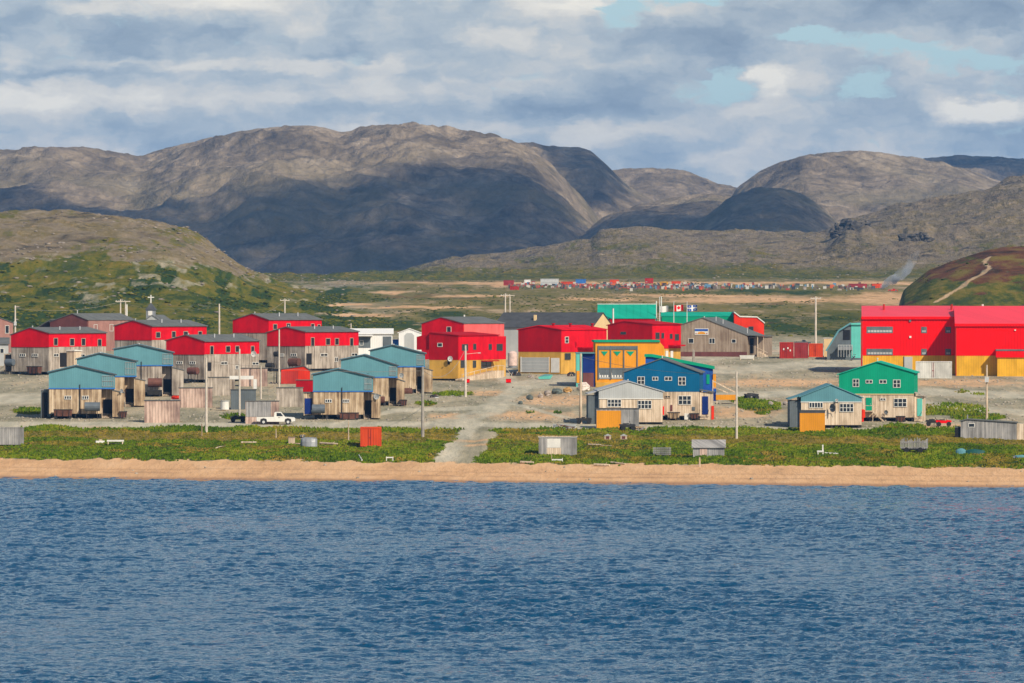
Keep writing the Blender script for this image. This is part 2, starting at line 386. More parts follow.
us = np.concatenate([np.arange(-1200, -260, 12.0), np.arange(-260, 1290, 2.0), np.arange(1290, 2230, 12.0)])
ys = np.concatenate([np.arange(650, 775, 12), np.arange(775, 955, 1.1), np.arange(955, 1400, 2.6), np.arange(1400, 2300, 4.5), np.arange(2300, 2720, 6),
                     np.arange(2720, 4000, 6.5), np.arange(4000, 5000, 60), np.arange(5000, 14001, 500)])
Ug, Yg = np.meshgrid(us, ys)
Zg = height(Ug, Yg); Xg = (Ug-512)/F*Yg
rowg = ground_row(Ug, Yg); shY = shoreY(Ug)
wob = 1.6*fbm(Ug/14, rowg/3.5, 77, 4); wob2 = fbm(Ug/45, rowg/9, 78, 4); fine = fbm(Xg/3.0, Yg/8.0, 79, 4)
sand = sst(rowg+wob*1.1+2.2*fbm(Ug/9, rowg/2.2, 76, 4), sandtop(Ug)-1.6, sandtop(Ug)+.3)*sst(Yg, 900, 880)
bank = sst(rowg+wob*1.3, 427.6, 430.2)*(1-sand)*sst(Yg, 960, 940)
gapp = sst(np.abs(Ug-(455+(rowg-460)*-.85))+wob*5, 15, 26)       # the track that runs down to the beach
bank = bank*gapp
vg = [(760,406,22,5.5),(745,401,14,3),(764,413,8,2),(950,410,40,6.5),(978,417,26,4),(30,411,18,3.2),(453,394,20,2.4),(428,404,10,2.3),(238,417,16,3),(905,428,22,4),(962,392,8,1.4),(977,394,6,1.2),
      (700,431,55,3),(800,433,50,3.5),(640,432,45,3),(530,431,40,3.0),(180,429,40,2.6),(390,431,40,2.5),(50,429,30,2.5),(275,429,40,2.4),(527,412,4,1),(556,412,4,1)]
patch = np.zeros_like(Ug)
for e in vg: patch = np.maximum(patch, ellm(Ug+wob*3, rowg+wob*.8, *e))
bank = np.maximum(bank, patch*(1-sand))
plain_ = sst(Yg, 1330, 1480)
vegn = sst(wob2+.35*fbm(Ug/70, rowg/5.0, 91, 4), -.10, .22)
low = plain_*sst(Yg, 2900, 2650)
lowd = np.zeros_like(Ug)
for e in [(810,326,80,14),(755,293.5,80,3),(760,294,70,2),(640,310,60,4),(470,318,50,6),(400,325,40,6)]: lowd = np.maximum(lowd, ellm(Ug+wob*9, rowg+wob*1.2, *e, .6))
veg = np.maximum(bank, low*np.clip(0.0+.46*vegn+.5*lowd, 0, .8))
lhill = sst(Ug, 420, 330)*sst(Yg, 1380, 1450)*sst(Yg, 2800, 2500)
line = np.interp(Ug, [-200, 0, 120, 200, 240, 300], [255, 262, 262, 268, 278, 284])
lveg = sst(rowg+7*wob2+4*fine, line-9, line+9)*.95
rkpat = sst(fbm(Ug/30, rowg/7, 88, 5), .18, .34)*sst(rowg, 330, 290)
veg = veg*(1-lhill)+lhill*np.clip(lveg*(1-.55*rkpat)+.6*sst(wob2+fine*.6, -.02, .30), 0, 1)
rock = np.clip(lhill*(1-lveg)+sst(Yg, 2700, 2900), 0, 1)
rhill = sst(Ug, 895, 905)*sst(Yg, 1430, 1500)*sst(Yg, 2200, 1900)
heath = rhill*np.clip(sst(wob2*1.1+fine*.4+(292-rowg)/70.0-.05, -.2, .3), 0, 1)
veg = veg*(1-rhill)+rhill*.92; rock = rock*(1-rhill)
heath = np.maximum(heath, low*(1-rhill)*(1-lhill)*sst(fbm(Ug/60, rowg/4, 93, 4), .15, .4)*.8)
pveg = sst(Yg, 2700, 2800)*sst(rowg+5*wob2+4*fine, 262, 279)*.65
pveg = np.maximum(pveg, sst(Yg, 2750, 2900)*sst(wob2+.6*fine, .22, .5)*.5*sst(rowg, 225, 250))
pveg = np.clip(pveg*1.25, 0, 1)
veg = np.where(Yg > 2700, pveg, veg)
trackp = [(780,311),(806,300),(838,287),(855,276),(845,268),(850,262)]
trk = strip(Ug, rowg, [(935,302),(955,292),(975,279),(990,268),(984,261),(990,256)], .8)*rhill*.8
tan = np.zeros_like(Ug)
for e in [(300,300,0,0)]: pass
for e in [(760,301,110,3.2),(900,300,60,6),(885,297,30,5.5),(700,296,90,2.2),(600,300,50,1.5),(500,285,14,2.5),(420,308,60,1.6),(360,316,40,2),(930,284,40,1.5),(640,283,260,1.7),(860,283,60,2),
          (392,293,20,1.3),(470,297,40,1.3),(350,305,30,1.5)]:
    tan = np.maximum(tan, ellm(Ug+wob*8, rowg+wob*.9, *e, .5)*low*(1-rhill))
tan = np.maximum(tan, trk)
# settlement ground: grey gravel, pale roads, warm sandy patches
town = sst(Yg, 1480, 1380)*(1-sand)
road = np.zeros_like(Ug)
for pts, wd in [([(-60,424),(240,425),(440,424),(620,427),(860,430),(960,432)],2.6), ([(440,424),(490,412),(505,399),(520,388)],4.5), ([(505,399),(480,408),(400,410),(340,424)],2.0),
                ([(-60,400),(60,398),(110,390)],5.5), ([(520,388),(545,381),(700,372),(860,362),(1040,372)],4.5), ([(640,367),(760,350),(860,352)],4.0), ([(700,396),(900,391),(1040,396)],3.5),
                ([(500,400),(600,427)],1.2), ([(520,388),(500,374),(515,352)],3.0), ([(470,424),(452,440),(444,460)],5.0), ([(920,404),(1040,414)],3.0)]:
    road = np.maximum(road, strip(Ug+wob*3, rowg+wob*.5, pts, wd))
road *= town
warm = np.zeros_like(Ug)
for e in [(530,415,40,6),(490,393,28,3),(455,416,25,3),(780,383,70,4.5),(960,383,60,4),(740,412,45,6),(330,398,20,3),(640,432,16,2),(560,400,40,7),(100,429,14,3),(870,437,20,2),(945,428,40,4),(820,401,40,3),(620,445,300,1.0),(470,441,60,1.3)]:
    warm = np.maximum(warm, ellm(Ug+wob*4, rowg+wob, *e, .5))
warm = warm*town*(1-road*.6)
sandy = np.clip(np.maximum.reduce([sand, warm*.65, tan*.75]), 0, 1)
bank_only = bank
veg = np.clip(veg*(1-np.clip(sand+road*(Yg > 940)+tan, 0, 1)), 0, 1)
dry = bank_only*sst(np.abs(rowg-(437.5+(Ug-500)*.006)+wob*.8), 5.5, 2.0)*.85
lush = np.clip(sst(rowg, 446, 455)+sst(rowg, 434, 428), 0, 1)*bank_only
wet = np.clip(sst(Yg, shY+9, shY+3)+.55*sst(np.abs(Yg-shY-14-3*fbm(Ug/60, Ug*0+3.3, 71, 3)), 1.8, .4)*sst(fbm(Ug/25, Yg/9, 72, 3), -.4, .1)+.4*sst(np.abs(Yg-shY-22-3*fbm(Ug/80, Ug*0+6.3, 73, 3)), 1.5, .3), 0, 1)
A1 = np.stack([veg, sandy, road], -1); A2 = np.stack([rock, heath, np.clip(dry+low*.25*(1-lhill), 0, 1)], -1)
bushy = lhill*sst(fbm(Ug/28, rowg/9, 99, 5)+(rowg-300)/120, .05, .3)+low*(1-lhill)*sst(fbm(Ug/50, rowg/4, 98, 4)+.35*(Ug<700), .22, .5)*.9
bushy = np.maximum(bushy, low*lowd*.75)
bushy = bushy*(1-rhill)+rhill*sst(fbm(Ug/30, rowg/8, 97, 4), .2, .45)*.6
A4_ = np.stack([sst(Yg, 1400, 1560)*sst(Yg, 2950, 2650)*(1-lhill)*(1-rhill), np.zeros_like(Ug), np.zeros_like(Ug)], -1)
A3 = np.stack([wet*sand, np.clip(bushy+.8*lush*sst(wob2, -.3, .3), 0, 1), np.where(Yg > 2650, 1.0, 0.0)*np.ones_like(Ug)], -1)

m, t, p = newmat('ground_cover'); tcn = t.node('ShaderNodeTexCoord'); O = tcn.outputs['Object']
def att(t, n):
    a = t.node('ShaderNodeAttribute', attribute_name=n); return t.sep(a.outputs['Color'])
va, sa, ra = att(t, 'zone'); ro, he, dr = att(t, 'cover'); we, bu, fa = att(t, 'extra')
s1 = t.noise(t.vmul(O, (.42, .085, .42)), 1.0, 5.0, .70); s2 = t.noise(t.vmul(O, (.10, .028, .12)), 1.0, 6.0, .66, .2); s3 = t.noise(t.vmul(O, (.020, .009, .02)), 1.0, 6.0, .62)
s6 = t.noise(t.vmul(O, (.22, .035, .0)), 1.0, 7.0, .74)
gravel = t.ramp(t.math('ADD', t.math('MULTIPLY', s6, .6), t.math('MULTIPLY', s2, .4)), [(.36, (.15,.140,.085)), (.47, (.27,.245,.165)), (.54, (.36,.31,.21)), (.66, (.50,.41,.27))])
roadc = t.ramp(s6, [(.35, (.32,.30,.225)), (.65, (.58,.52,.39))])
sandc = t.ramp(t.math('ADD', t.math('MULTIPLY', s1, .35), t.math('MULTIPLY', s2, .65)), [(.3, (.48,.26,.125)), (.5, (.62,.37,.19)), (.7, (.70,.46,.27))])
sandc = t.mix(we, sandc, (.36,.205,.115))
s7 = t.noise(t.vmul(O, (.05, .022, .14)), 1.0, 7.0, .72)
rk = t.math('ADD', t.math('MULTIPLY', s7, .55), t.math('ADD', t.math('MULTIPLY', s2, .2), t.math('MULTIPLY', s3, .25)))
s8 = t.noise(t.vmul(O, (.035, .016, .16)), 1.0, 8.0, .74, .4)
rockc = t.ramp(rk, [(.34, (.04,.034,.024)), (.43, (.13,.10,.06)), (.49, (.215,.17,.11)), (.54, (.15,.115,.045)), (.60, (.27,.215,.145)), (.70, (.40,.32,.23))])
rockc = t.mix(t.ss(s8, .57, .64, 0, .75), rockc, (.035,.032,.026))
vegc = t.ramp(t.math('ADD', t.math('MULTIPLY', s1, .45), t.math('MULTIPLY', s2, .55)), [(.34, (.012,.026,.003)), (.44, (.045,.065,.005)), (.52, (.115,.108,.008)), (.60, (.17,.125,.015)), (.70, (.27,.19,.06))])
dryc = t.ramp(s1, [(.3, (.12,.095,.015)), (.7, (.24,.18,.05))])
bushc = t.ramp(s1, [(.3, (.012,.028,.006)), (.7, (.040,.072,.010))])
heathc = t.ramp(s2, [(.38, (.045,.022,.008)), (.5, (.135,.05,.018)), (.62, (.17,.125,.022))])
sm = t.math('ADD', t.math('MULTIPLY', s1, .6), t.math('MULTIPLY', s2, .4))
def brk(v, n, w=.35):                    # roughen a soft mask with noise
    return t.ss(t.math('ADD', v, t.math('MULTIPLY', t.math('SUBTRACT', sm, .5), 2.2)), .5-w*.7, .5+w*.7)
base = t.mix(brk(ro, s2), gravel, rockc)
s4 = t.noise(t.vmul(O, (.055, .0085, .0)), 1.0, 9.0, .72, .15)
s5 = t.noise(t.vmul(O, (.16, .022, .0)), 1.0, 6.0, .7)
pm4 = t.math('ADD', t.math('MULTIPLY', s4, .65), t.math('MULTIPLY', s5, .35))
plc = t.ramp(pm4, [(.34, (.03,.045,.012)), (.42, (.095,.10,.025)), (.47, (.20,.155,.04)), (.52, (.12,.105,.025)), (.56, (.31,.225,.12)), (.64, (.44,.32,.20))])
pa, _u1, _u2 = att(t, 'plain')
base = t.mix(t.math('MULTIPLY', pa, .95), base, plc)
base = t.mix(t.math('MULTIPLY', ra, .85), base, roadc)
base = t.mix(brk(sa, s2, .7), base, sandc)
vc = t.mix(brk(dr, s2, .6), vegc, dryc); vc = t.mix(brk(bu, s2, .4), vc, bushc); vc = t.mix(brk(he, s2, .5), vc, heathc)
base = t.mix(brk(va, s2, .45), base, vc)
t.put(p.inputs['Base Color'], base); p.inputs['Roughness'].default_value = .95; p.inputs['Specular IOR Level'].default_value = .1
hgt = t.math('ADD', t.math('MULTIPLY', s1, .35), t.math('MULTIPLY', s2, t.math('ADD', .5, t.math('MULTIPLY', fa, 4.5))))
t.put(p.inputs['Normal'], t.bump(hgt, .8, 1.6))
tag(grid_mesh('ground', Xg, Yg, Zg, m, {'zone': A1, 'cover': A2, 'extra': A3, 'plain': A4_}), kind='structure')

# ------------------------------------------------------------------ far mountains
m, t, p = newmat('mountain_rock'); O = t.node('ShaderNodeTexCoord').outputs['Object']
a1 = t.noise(t.vmul(O, (.045, .03, .05)), 1.0, 7.0, .66, .3); a2 = t.noise(t.vmul(O, (.006, .004, .010)), 1.0, 6.0, .6, .5); a3 = t.noise(t.vmul(O, (.16, .08, .12)), 1.0, 4.0, .7)
vo = t.node('ShaderNodeTexVoronoi', feature='DISTANCE_TO_EDGE'); t.l.new(t.vmul(O, (.018, .012, .026)), vo.inputs['Vector']); vo.inputs['Scale'].default_value = 1.0
a4 = t.noise(t.vmul(O, (.022, .005, .010)), 1.0, 7.0, .72, .6)
f = t.math('ADD', t.math('ADD', t.math('MULTIPLY', a1, .35), t.math('MULTIPLY', a4, .4)), t.math('MULTIPLY', a2, .25))
rc = t.ramp(f, [(.36, (.065,.050,.034)), (.45, (.155,.12,.075)), (.51, (.255,.195,.125)), (.56, (.35,.27,.18)), (.64, (.50,.40,.28))])
rc = t.mix(t.ss(a3, .58, .70, 0, .55), rc, (.10,.085,.07))
cr = t.ss(vo.outputs[0], .0, .05, .5, 0.0); rc = t.mix(t.math('MULTIPLY', cr, t.ss(a1, .4, .6)), rc, (.08,.07,.065))
zx, zy, zz = t.sep(O)
gmask = t.math('MULTIPLY', t.ss(a2, .46, .60), t.ss(zz, 230, 120))
rc = t.mix(t.math('MULTIPLY', gmask, .6), rc, (.15,.125,.06))
t.put(p.inputs['Base Color'], rc); p.inputs['Roughness'].default_value = .95; p.inputs['Specular IOR Level'].default_value = .1
hh = t.math('ADD', t.math('MULTIPLY', a1, 9.0), t.math('ADD', t.math('MULTIPLY', a3, 2.5), t.math('MULTIPLY', vo.outputs[0], 5.0)))
t.put(p.inputs['Normal'], t.bump(hh, .8, 1.0)); mrock = m

def mountain(label, sky, Yc, depth, ybase, seed, amp=20, shape=1.0, u0=None, u1=None, step=2.0, gul=1.0):
    """dome-backed rock massif: crest along the skyline (u,row) at distance Yc, falling to row ybase nearer by depth"""
    xs = [q[0] for q in sky]; u = np.arange(u0 if u0 is not None else xs[0], (u1 if u1 is not None else xs[-1])+1, step)
    r = np.interp(u, xs, [q[1] for q in sky]); k = np.ones(9)/9; r = np.convolve(np.pad(r, 4, 'edge'), k, 'valid')*.6+r*.4
    tt = np.concatenate([np.linspace(0, 1, 230), 1+np.linspace(0, 1, 24)[1:]])
    U, Tt = np.meshgrid(u, tt); Rr = np.tile(r, (len(tt), 1))
    yc = Yc+60*fbm(U/90, U*0+seed, seed, 3)
    Y = yc-depth*(1-np.minimum(Tt, 1))+np.maximum(Tt-1, 0)*depth*.8
    zc = CH+(YH-Rr)*yc/F; zb = CH+(YH-ybase)*(Yc-depth)/F
    q = np.minimum(Tt, 1); prof = np.sin(q*math.pi/2)**shape
    Z = zb+(zc-zb)*prof; Z = Z-np.maximum(Tt-1, 0)**1.3*(zc-zb+30)
    X = (U-512)/F*Y
    edge = sst(np.minimum(q, 1), 0, .15)*(1-.9*sst(q, .80, .99))
    n = amp*gul*(ridged(X/260+fbm(X/300, Y/300, seed+9, 3)*.6, Y/520, seed, 5, .5)-.55)*2.0+amp*.55*fbm(X/85, Y/110, seed+3, 5, .55)+amp*.16*fbm(X/18, Y/22, seed+5, 4, .6)
    Z = Z+n*edge+1.8*fbm(X/22, Y/30, seed+6, 4)-2.0
    rw = (YH-F*(Z-CH)/Y).min(0); kk = (YH-r)/(YH-rw); kk = np.convolve(np.pad(kk, 7, 'edge'), np.ones(15)/15, 'valid')
    Z = CH+(Z-CH)*kk[None, :]
    o = grid_mesh('mountain', X, Y, Z, mrock); tag(o, label, kind='structure'); return o
mountain('long bare rock mountain with rounded summits', [(-420,190),(-200,160),(0,150),(48,146),(95,148),(140,156.5),(165,148),(200,140),(240,131),(275,126.5),(312,125),(333,130),(352,131.5),(362,126.5),(385,124.5),(410,122.5),(440,126),(475,131),(505,137),(530,148),(545,158),(565,178),(590,206),(612,236),(628,262),(640,290)],
         6300, 1300, 286, 101, 22, 1.05)
mountain('dark rounded shoulder behind the main mountain', [(480,150),(520,143),(533,142),(550,146),(580,147.5),(592,151),(603,161),(612,171),(630,186),(660,205),(700,240)], 6750, 700, 290, 131, 14, .9)
mountain('low sunlit ridge with a flat dark top', [(560,190),(600,172),(612,169.5),(650,167.5),(685,170),(700,176),(712,182),(742,188),(760,200),(800,230)], 7300, 900, 280, 151, 12, 1.0)
mountain('pale sunlit slope between the mountains', [(540,262),(580,232),(610,214),(640,204),(680,196),(712,193),(745,200),(790,222),(840,250)], 5700, 900, 285, 161, 12, 1.0)
mountain('broad rounded rock dome', [(700,235),(725,205),(738,188),(752,175),(775,164),(800,156),(830,152),(850,150.5),(880,152),(905,156),(940,162),(970,170),(1000,181),(1040,196),(1100,230)], 6400, 1100, 288, 181, 16, 1.0)
mountain('dark cone of rock in front of the dome', [(650,275),(690,232),(715,208),(735,194),(760,187),(785,188),(805,195),(825,210),(850,232),(880,262)], 5300, 700, 288, 191, 12, .9)
mountain('dark distant ridge at the far side', [(860,200),(900,164),(925,158),(960,155),(1000,157),(1040,160),(1200,150),(1450,170)], 7900, 900, 285, 201, 14, 1.0)

# ------------------------------------------------------------------ clouds over the land: they shade the mountain flanks
m, t, p = newmat('cloud_white'); p.inputs['Base Color'].default_value = (.8,.8,.8,1); p.inputs['Roughness'].default_value = 1
tr = t.node('ShaderNodeBsdfTransparent'); mx = t.node('ShaderNodeMixShader'); mx.inputs[0].default_value = .25       # thin cloud lets part of the light through
t.l.new(tr.outputs[0], mx.inputs[1]); t.l.new(p.outputs[0], mx.inputs[2]); t.l.new(mx.outputs[0], [n for n in t.n if n.type == 'OUTPUT_MATERIAL'][0].inputs[0])
def mspot(u, row, sky, Yc, depth, ybase, shape):
    rs = float(np.interp(u, [q[0] for q in sky], [q[1] for q in sky])); q = np.linspace(0, 1, 400)
    zc = CH+(YH-rs)*Yc/F; zb = CH+(YH-ybase)*(Yc-depth)/F; Z = zb+(zc-zb)*np.sin(q*math.pi/2)**shape; Y = Yc-depth*(1-q)
    rw = YH-F*(Z-CH)/Y; k = int(np.argmax(rw <= max(row, rs+.5))); return Vector(((u-512)/F*Y[k], Y[k], Z[k]))
MAIN = ([(-420,190),(0,150),(140,156.5),(200,140),(275,126.5),(410,122.5),(475,131),(530,148),(545,158),(565,178),(590,206),(640,290)], 6300, 1300, 286, 1.05)
def inside(pt, poly):
    c = False; n = len(poly)
    for i in range(n):
        (x1, y1), (x2, y2) = poly[i], poly[(i+1) % n]
        if (y1 > pt[1]) != (y2 > pt[1]) and pt[0] < (x2-x1)*(pt[1]-y1)/(y2-y1)+x1: c = not c
    return c
def cloud(label, pts, alt, r, seed):
    poly = []
    for q in pts:
        P_ = q if isinstance(q, Vector) else Vector(q)
        k = (alt-P_.z)/SDIR.z; c = P_+SDIR*k; poly.append((c.x, c.y))
    rnd = random.Random(seed); mb = MB(); xs = [q[0] for q in poly]; ys_ = [q[1] for q in poly]
    x = min(xs); k = 0
    while x < max(xs):
        y = min(ys_)
        while y < max(ys_):
            pt = (x+rnd.uniform(-.3, .3)*r, y+rnd.uniform(-.3, .3)*r)
            if inside(pt, poly) or inside((pt[0]+rnd.uniform(-1,1)*r*1.3, pt[1]+rnd.uniform(-1,1)*r*1.3), poly) and rnd.random() < .5: mb.blob((pt[0], pt[1], alt+rnd.uniform(0, .5)*r), (r*rnd.uniform(.8, 1.15), r*rnd.uniform(.8, 1.15), r*.5), k, .2, 9, 6); k += 1
            y += r*.85
        x += r*.85
    return tag(mb.build('cloud', MATS['cloud_white'], smooth=True), label, kind='structure')
A = lambda u, r: mspot(u, r, *MAIN)
low_ = lambda u, Y: Vector(((u-512)/F*Y, Y, 28))
cloud('grey cloud shading the flank of the long mountain', [A(216,226), A(254,214), A(294,199), A(336,193), A(380,181), A(430,177), A(470,175), A(500,172), A(524,183), A(548,206), A(570,230), A(592,243), low_(640,5350), low_(640,4800), low_(440,4650), low_(245,4650), low_(222,5200)], 1050, 62, 1)
cloud('small cloud shading the hollow in the mountain', [A(138,205), A(160,206), A(190,222), A(215,240), low_(235,5000), low_(160,5000), A(140,225)], 1050, 42, 2)
cloud('cloud shading the outer end of the mountain', [A(-60,178), A(4,180), A(40,196), A(80,212), A(110,228), low_(120,5000), low_(-60,5000)], 1050, 48, 3)
B2 = lambda u, r, Yy: Vector(((u-512)/F*Yy, Yy, CH+(YH-r)*Yy/F))
cloud('cloud shading the dark cone of rock', [B2(735,190,5290), B2(770,183,5290), B2(800,192,5250), B2(822,208,5150), B2(828,236,4900), B2(828,250,4650), B2(690,250,4650), B2(690,235,5000), B2(712,206,5200)], 1000, 32, 4)
cloud('cloud shading the shoulder behind the mountain', [B2(530,138,6760), B2(600,142,6760), B2(612,165,6750), B2(618,190,6550), B2(600,212,6300), B2(560,170,6500), B2(540,150,6650)], 1050, 34, 6)
cloud('cloud shading the distant ridge', [B2(895,150,7920), B2(1260,140,7920), B2(1260,190,7600), B2(1000,185,7500), B2(940,172,7700)], 1050, 60, 7)

# ------------------------------------------------------------------ water: choppy surface
m, t, p = newmat('sea_water'); O = t.node('ShaderNodeTexCoord').outputs['Object']
wb = t.noise(t.vmul(O, (1.6, 1.3, 1.2)), 1.0, 4.0, .6, .3)
p.inputs['Base Color'].default_value = (.002, .050, .115, 1); p.inputs['Roughness'].default_value = .05; p.inputs['Specular IOR Level'].default_value = .33; p.inputs['IOR'].default_value = 1.333
t.put(p.inputs['Normal'], t.bump(wb, 1.0, .38))
wu = np.concatenate([np.arange(-640, -120, 5.0), np.arange(-120, 1145, 1.6), np.arange(1145, 1665, 5.0)]); wy = np.concatenate([np.arange(300, 360, 1.5), np.arange(360, 520, .30), np.arange(520, 860, .45)])
Uw, Yw = np.meshgrid(wu, wy); Xw = (Uw-512)/F*Yw
gust = .75+.5*fbm(Xw/28, Yw/60, 401, 3); far_ = 1-.2*sst(Yw, 700, 830)
wx = Xw+.8*fbm(Xw/5, Yw/5, 402, 2); wyy = Yw+1.0*fbm(Xw/6, Yw/6, 403, 2)
Zw = gust*far_*(.40*fbm(wx/2.1, wyy/2.0, 404, 4, .55)+.20*(ridged(wx/2.0, wyy/1.35, 411, 3)-.5)+.12*fbm(Xw/11, Yw/7, 415, 2))
Zw *= sst(Yw, 300, 340)*sst(Uw, -640, -600)*sst(Uw, 1660, 1620)
water = grid_mesh('water', Xw, Yw, Zw, m); tag(water, kind='structure')
wm = MB()
def ring(u, Y): return ((u-512)/F*Y, Y, 0)
a, b, c, d = ring(wu[0], 300), ring(wu[-1], 300), ring(wu[-1], float(wy[-1])), ring(wu[0], float(wy[-1]))
wm.add([(-2600,-600,0),(2600,-600,0),(2600,float(wy[-1]),0),(-2600,float(wy[-1]),0), a, b, c, d], [(0,1,5,4),(1,2,6,5),(3,0,4,7)])
tag(wm.build('open_water', m), kind='structure')

# ------------------------------------------------------------------ air
m = bpy.data.materials.new('haze_air'); m.use_nodes = True; t = NT(m.node_tree); t.n.clear()
pv = t.node('ShaderNodeVolumePrincipled'); pv.inputs['Color'].default_value = (.17, .47, 1.0, 1); pv.inputs['Density'].default_value = 4.6e-5; pv.inputs['Anisotropy'].default_value = 0.0
t.l.new(pv.outputs[0], t.node('ShaderNodeOutputMaterial').inputs['Volume'])
hz = MB().box(-4200, 4200, -700, 14100, -9, 420).build('haze', m); tag(hz, 'thin blue summer haze over the bay and the hills', kind='stuff')
# ------------------------------------------------------------------ building kit
class Bld:
    """One building. Picture columns/rows (from the photograph) give its size at the distance where its base stands."""
    def __init__(s, name, label, cat, pl, pr, base, rz=0.0, depth=9.0, group=None, near=None, up=0.0):
        npx = near if near is not None else (pr if rz <= 0 else pl)
        P = at(npx, base); s.P = P; s.s = pxm(P); s.k = math.cos(R(rz)); s.sn = max(abs(math.sin(R(rz))), 1e-3)
        s.npx = npx; s.base = base; s.rz = rz; s.D = depth; s.up = up
        s.va = math.degrees(math.atan2(P.x, P.y)); s.arz = rz-s.va*1.0
        s.o = empty(name, (P.x, P.y, P.z+up), R(s.arz)); tag(s.o, label, cat, group); s.label = label
        s.x0 = s.X(pl); s.x1 = s.X(pr)
    def X(s, px): return (px-s.npx)/(s.s*s.k)
    def Z(s, py): return (s.base-py)/s.s
    def Yd(s, px): return abs(px-s.npx)/(s.s*s.sn)      # along the visible side wall
    def world(s, x, y, z=0.0):
        a = R(s.arz); return Vector((s.P.x+x*math.cos(a)-y*math.sin(a), s.P.y+x*math.sin(a)+y*math.cos(a), s.P.z+z))
    def box(s, name, x0, x1, y0, y1, z0, z1, mat, parent=None): return MB().box(x0, x1, y0, y1, z0, z1).build(name, mat, parent or s.o)
    def front(s, name, a, b, c, d, mat, out=.06, y=0.0, parent=None):   # rectangle on the front wall, picture columns a,c rows b,d
        return s.box(name, s.X(a), s.X(c), y-out, y+.05, s.Z(d), s.Z(b), mat, parent)
    def side(s, name, a, b, c, d, mat, out=.06, parent=None):
        y0, y1 = sorted((s.Yd(a), s.Yd(c)))
        if s.rz <= 0: return s.box(name, s.xs-.05, s.xs+out, y0, y1, s.Z(d), s.Z(b), mat, parent)
        return s.box(name, s.xs-out, s.xs+.05, y0, y1, s.Z(d), s.Z(b), mat, parent)
    def win(s, cx, cy, w, h, face='f', cols=1, rows=1, frame=None, y=0.0, pane=None, proud=.08):
        """window: frame with glazing bars, and the glass behind it as its child"""
        frame = frame or whitep; t = .085
        if face == 'f':
            x = s.X(cx); W = w/(s.s*s.k); H = h/s.s; z = s.Z(cy); a0, a1 = x-W/2, x+W/2
            def B(mb, p, q, z0, z1, o0, o1): mb.box(p, q, y-o1, y-o0, z0, z1)
        else:
            x = s.Yd(cx); W = w/(s.s*s.sn); H = h/s.s; z = s.Z(cy); a0, a1 = x-W/2, x+W/2; sg = 1 if s.rz <= 0 else -1
            def B(mb, p, q, z0, z1, o0, o1):
                u, v = sorted((s.xs+sg*o0, s.xs+sg*o1)); mb.box(u, v, p, q, z0, z1)
        mb = MB(); z0, z1 = z-H/2, z+H/2
        B(mb, a0, a0+t, z0, z1, -.05, proud); B(mb, a1-t, a1, z0, z1, -.05, proud); B(mb, a0+t, a1-t, z1-t, z1, -.05, proud); B(mb, a0+t, a1-t, z0, z0+t, -.05, proud)
        for i in range(1, cols):
            q = a0+(a1-a0)*i/cols; B(mb, q-.05, q+.05, z0+t, z1-t, -.04, proud-.01)
        for i in range(1, rows):
            q = z0+(z1-z0)*i/rows; B(mb, a0+t, a1-t, q-.04, q+.04, -.03, proud-.02)
        f = mb.build('window', frame, s.o); g = MB(); B(g, a0+.03, a1-.03, z0+.03, z1-.03, -.06, .03); g.build('pane', pane or glass, f); return f
    def gable(s, mid, el, pk, er, low, up, roof, lo=0.0, foot=0.35, ov=.28, thick=.16, trim=None, depth=None, upx=None, lowx=None, prc=None, name2='roof'):
        """storeys: lower wall up to row mid, upper wall with a gable (eave-left row, (peak col,row), eave-right row), two roof slopes with thickness"""
        D = depth or s.D; x0, x1 = (s.X(upx[0]), s.X(upx[1])) if upx else (s.x0, s.x1)
        l0, l1 = (s.X(lowx[0]), s.X(lowx[1])) if lowx else (s.x0, s.x1)
        zm = s.Z(mid) if mid else foot; zl, zp, zr = s.Z(el), s.Z(pk[1]), s.Z(er); xp = s.X(pk[0])
        if low and mid: s.lw = s.box('lower_wall', l0+.04, l1-.04, .04, D-.04, foot, zm, low)
        s.uw = MB().prism([(x0, zm), (x1, zm), (x1, zr), (xp, zp), (x0, zl)], 0.0, D).build('upper_wall' if (low and mid) else 'wall', up, s.o)
        ml = (zp-zl)/(xp-x0); mr = (zr-zp)/(x1-xp)
        mb = MB(); e = .012
        mb.prism([(x0-ov, zl-ml*ov+e), (xp, zp+e), (xp, zp+thick), (x0-ov, zl-ml*ov+thick)], -ov*.6, D+ov*.6)
        mb.prism([(xp, zp+e), (x1+ov, zr+mr*ov+e), (x1+ov, zr+mr*ov+thick), (xp, zp+thick)], -ov*.6, D+ov*.6)
        s.roof = mb.build(name2, roof, s.o)
        if trim: s.box('trim', x0-.05, x1+.05, -.07, .03, zm-.12, zm+.10, trim)
        s.xs = x1 if s.rz <= 0 else x0; s.zr = zr; s.D = D
        mb = MB(); n = max(3, int((l1-l0)/2.2))
        if foot > .05:
            for i in range(n+1):
                q = l0+.2+(l1-l0-.6)*i/n
                for yy in (.15, D*.5, D-.55): mb.box(q, q+.35, yy, yy+.4, -1.2, foot-.01)
            mb.box(l0+.1, l1-.1, .1, D-.1, foot-.16, foot-.005); mb.build('footings', blk, s.o)
        return s
    def vent(s, px, py0, py1, y=2.0, r=.09, mat=None):
        x = s.X(px)-y*0; mb = MB().tube((x, y, s.Z(py1)), (x, y, s.Z(py0)), r).tube((x, y, s.Z(py0)-.12), (x, y, s.Z(py0)+.03), r*1.7)
        return mb.build('vent_pipe', mat or galv, s.roof)
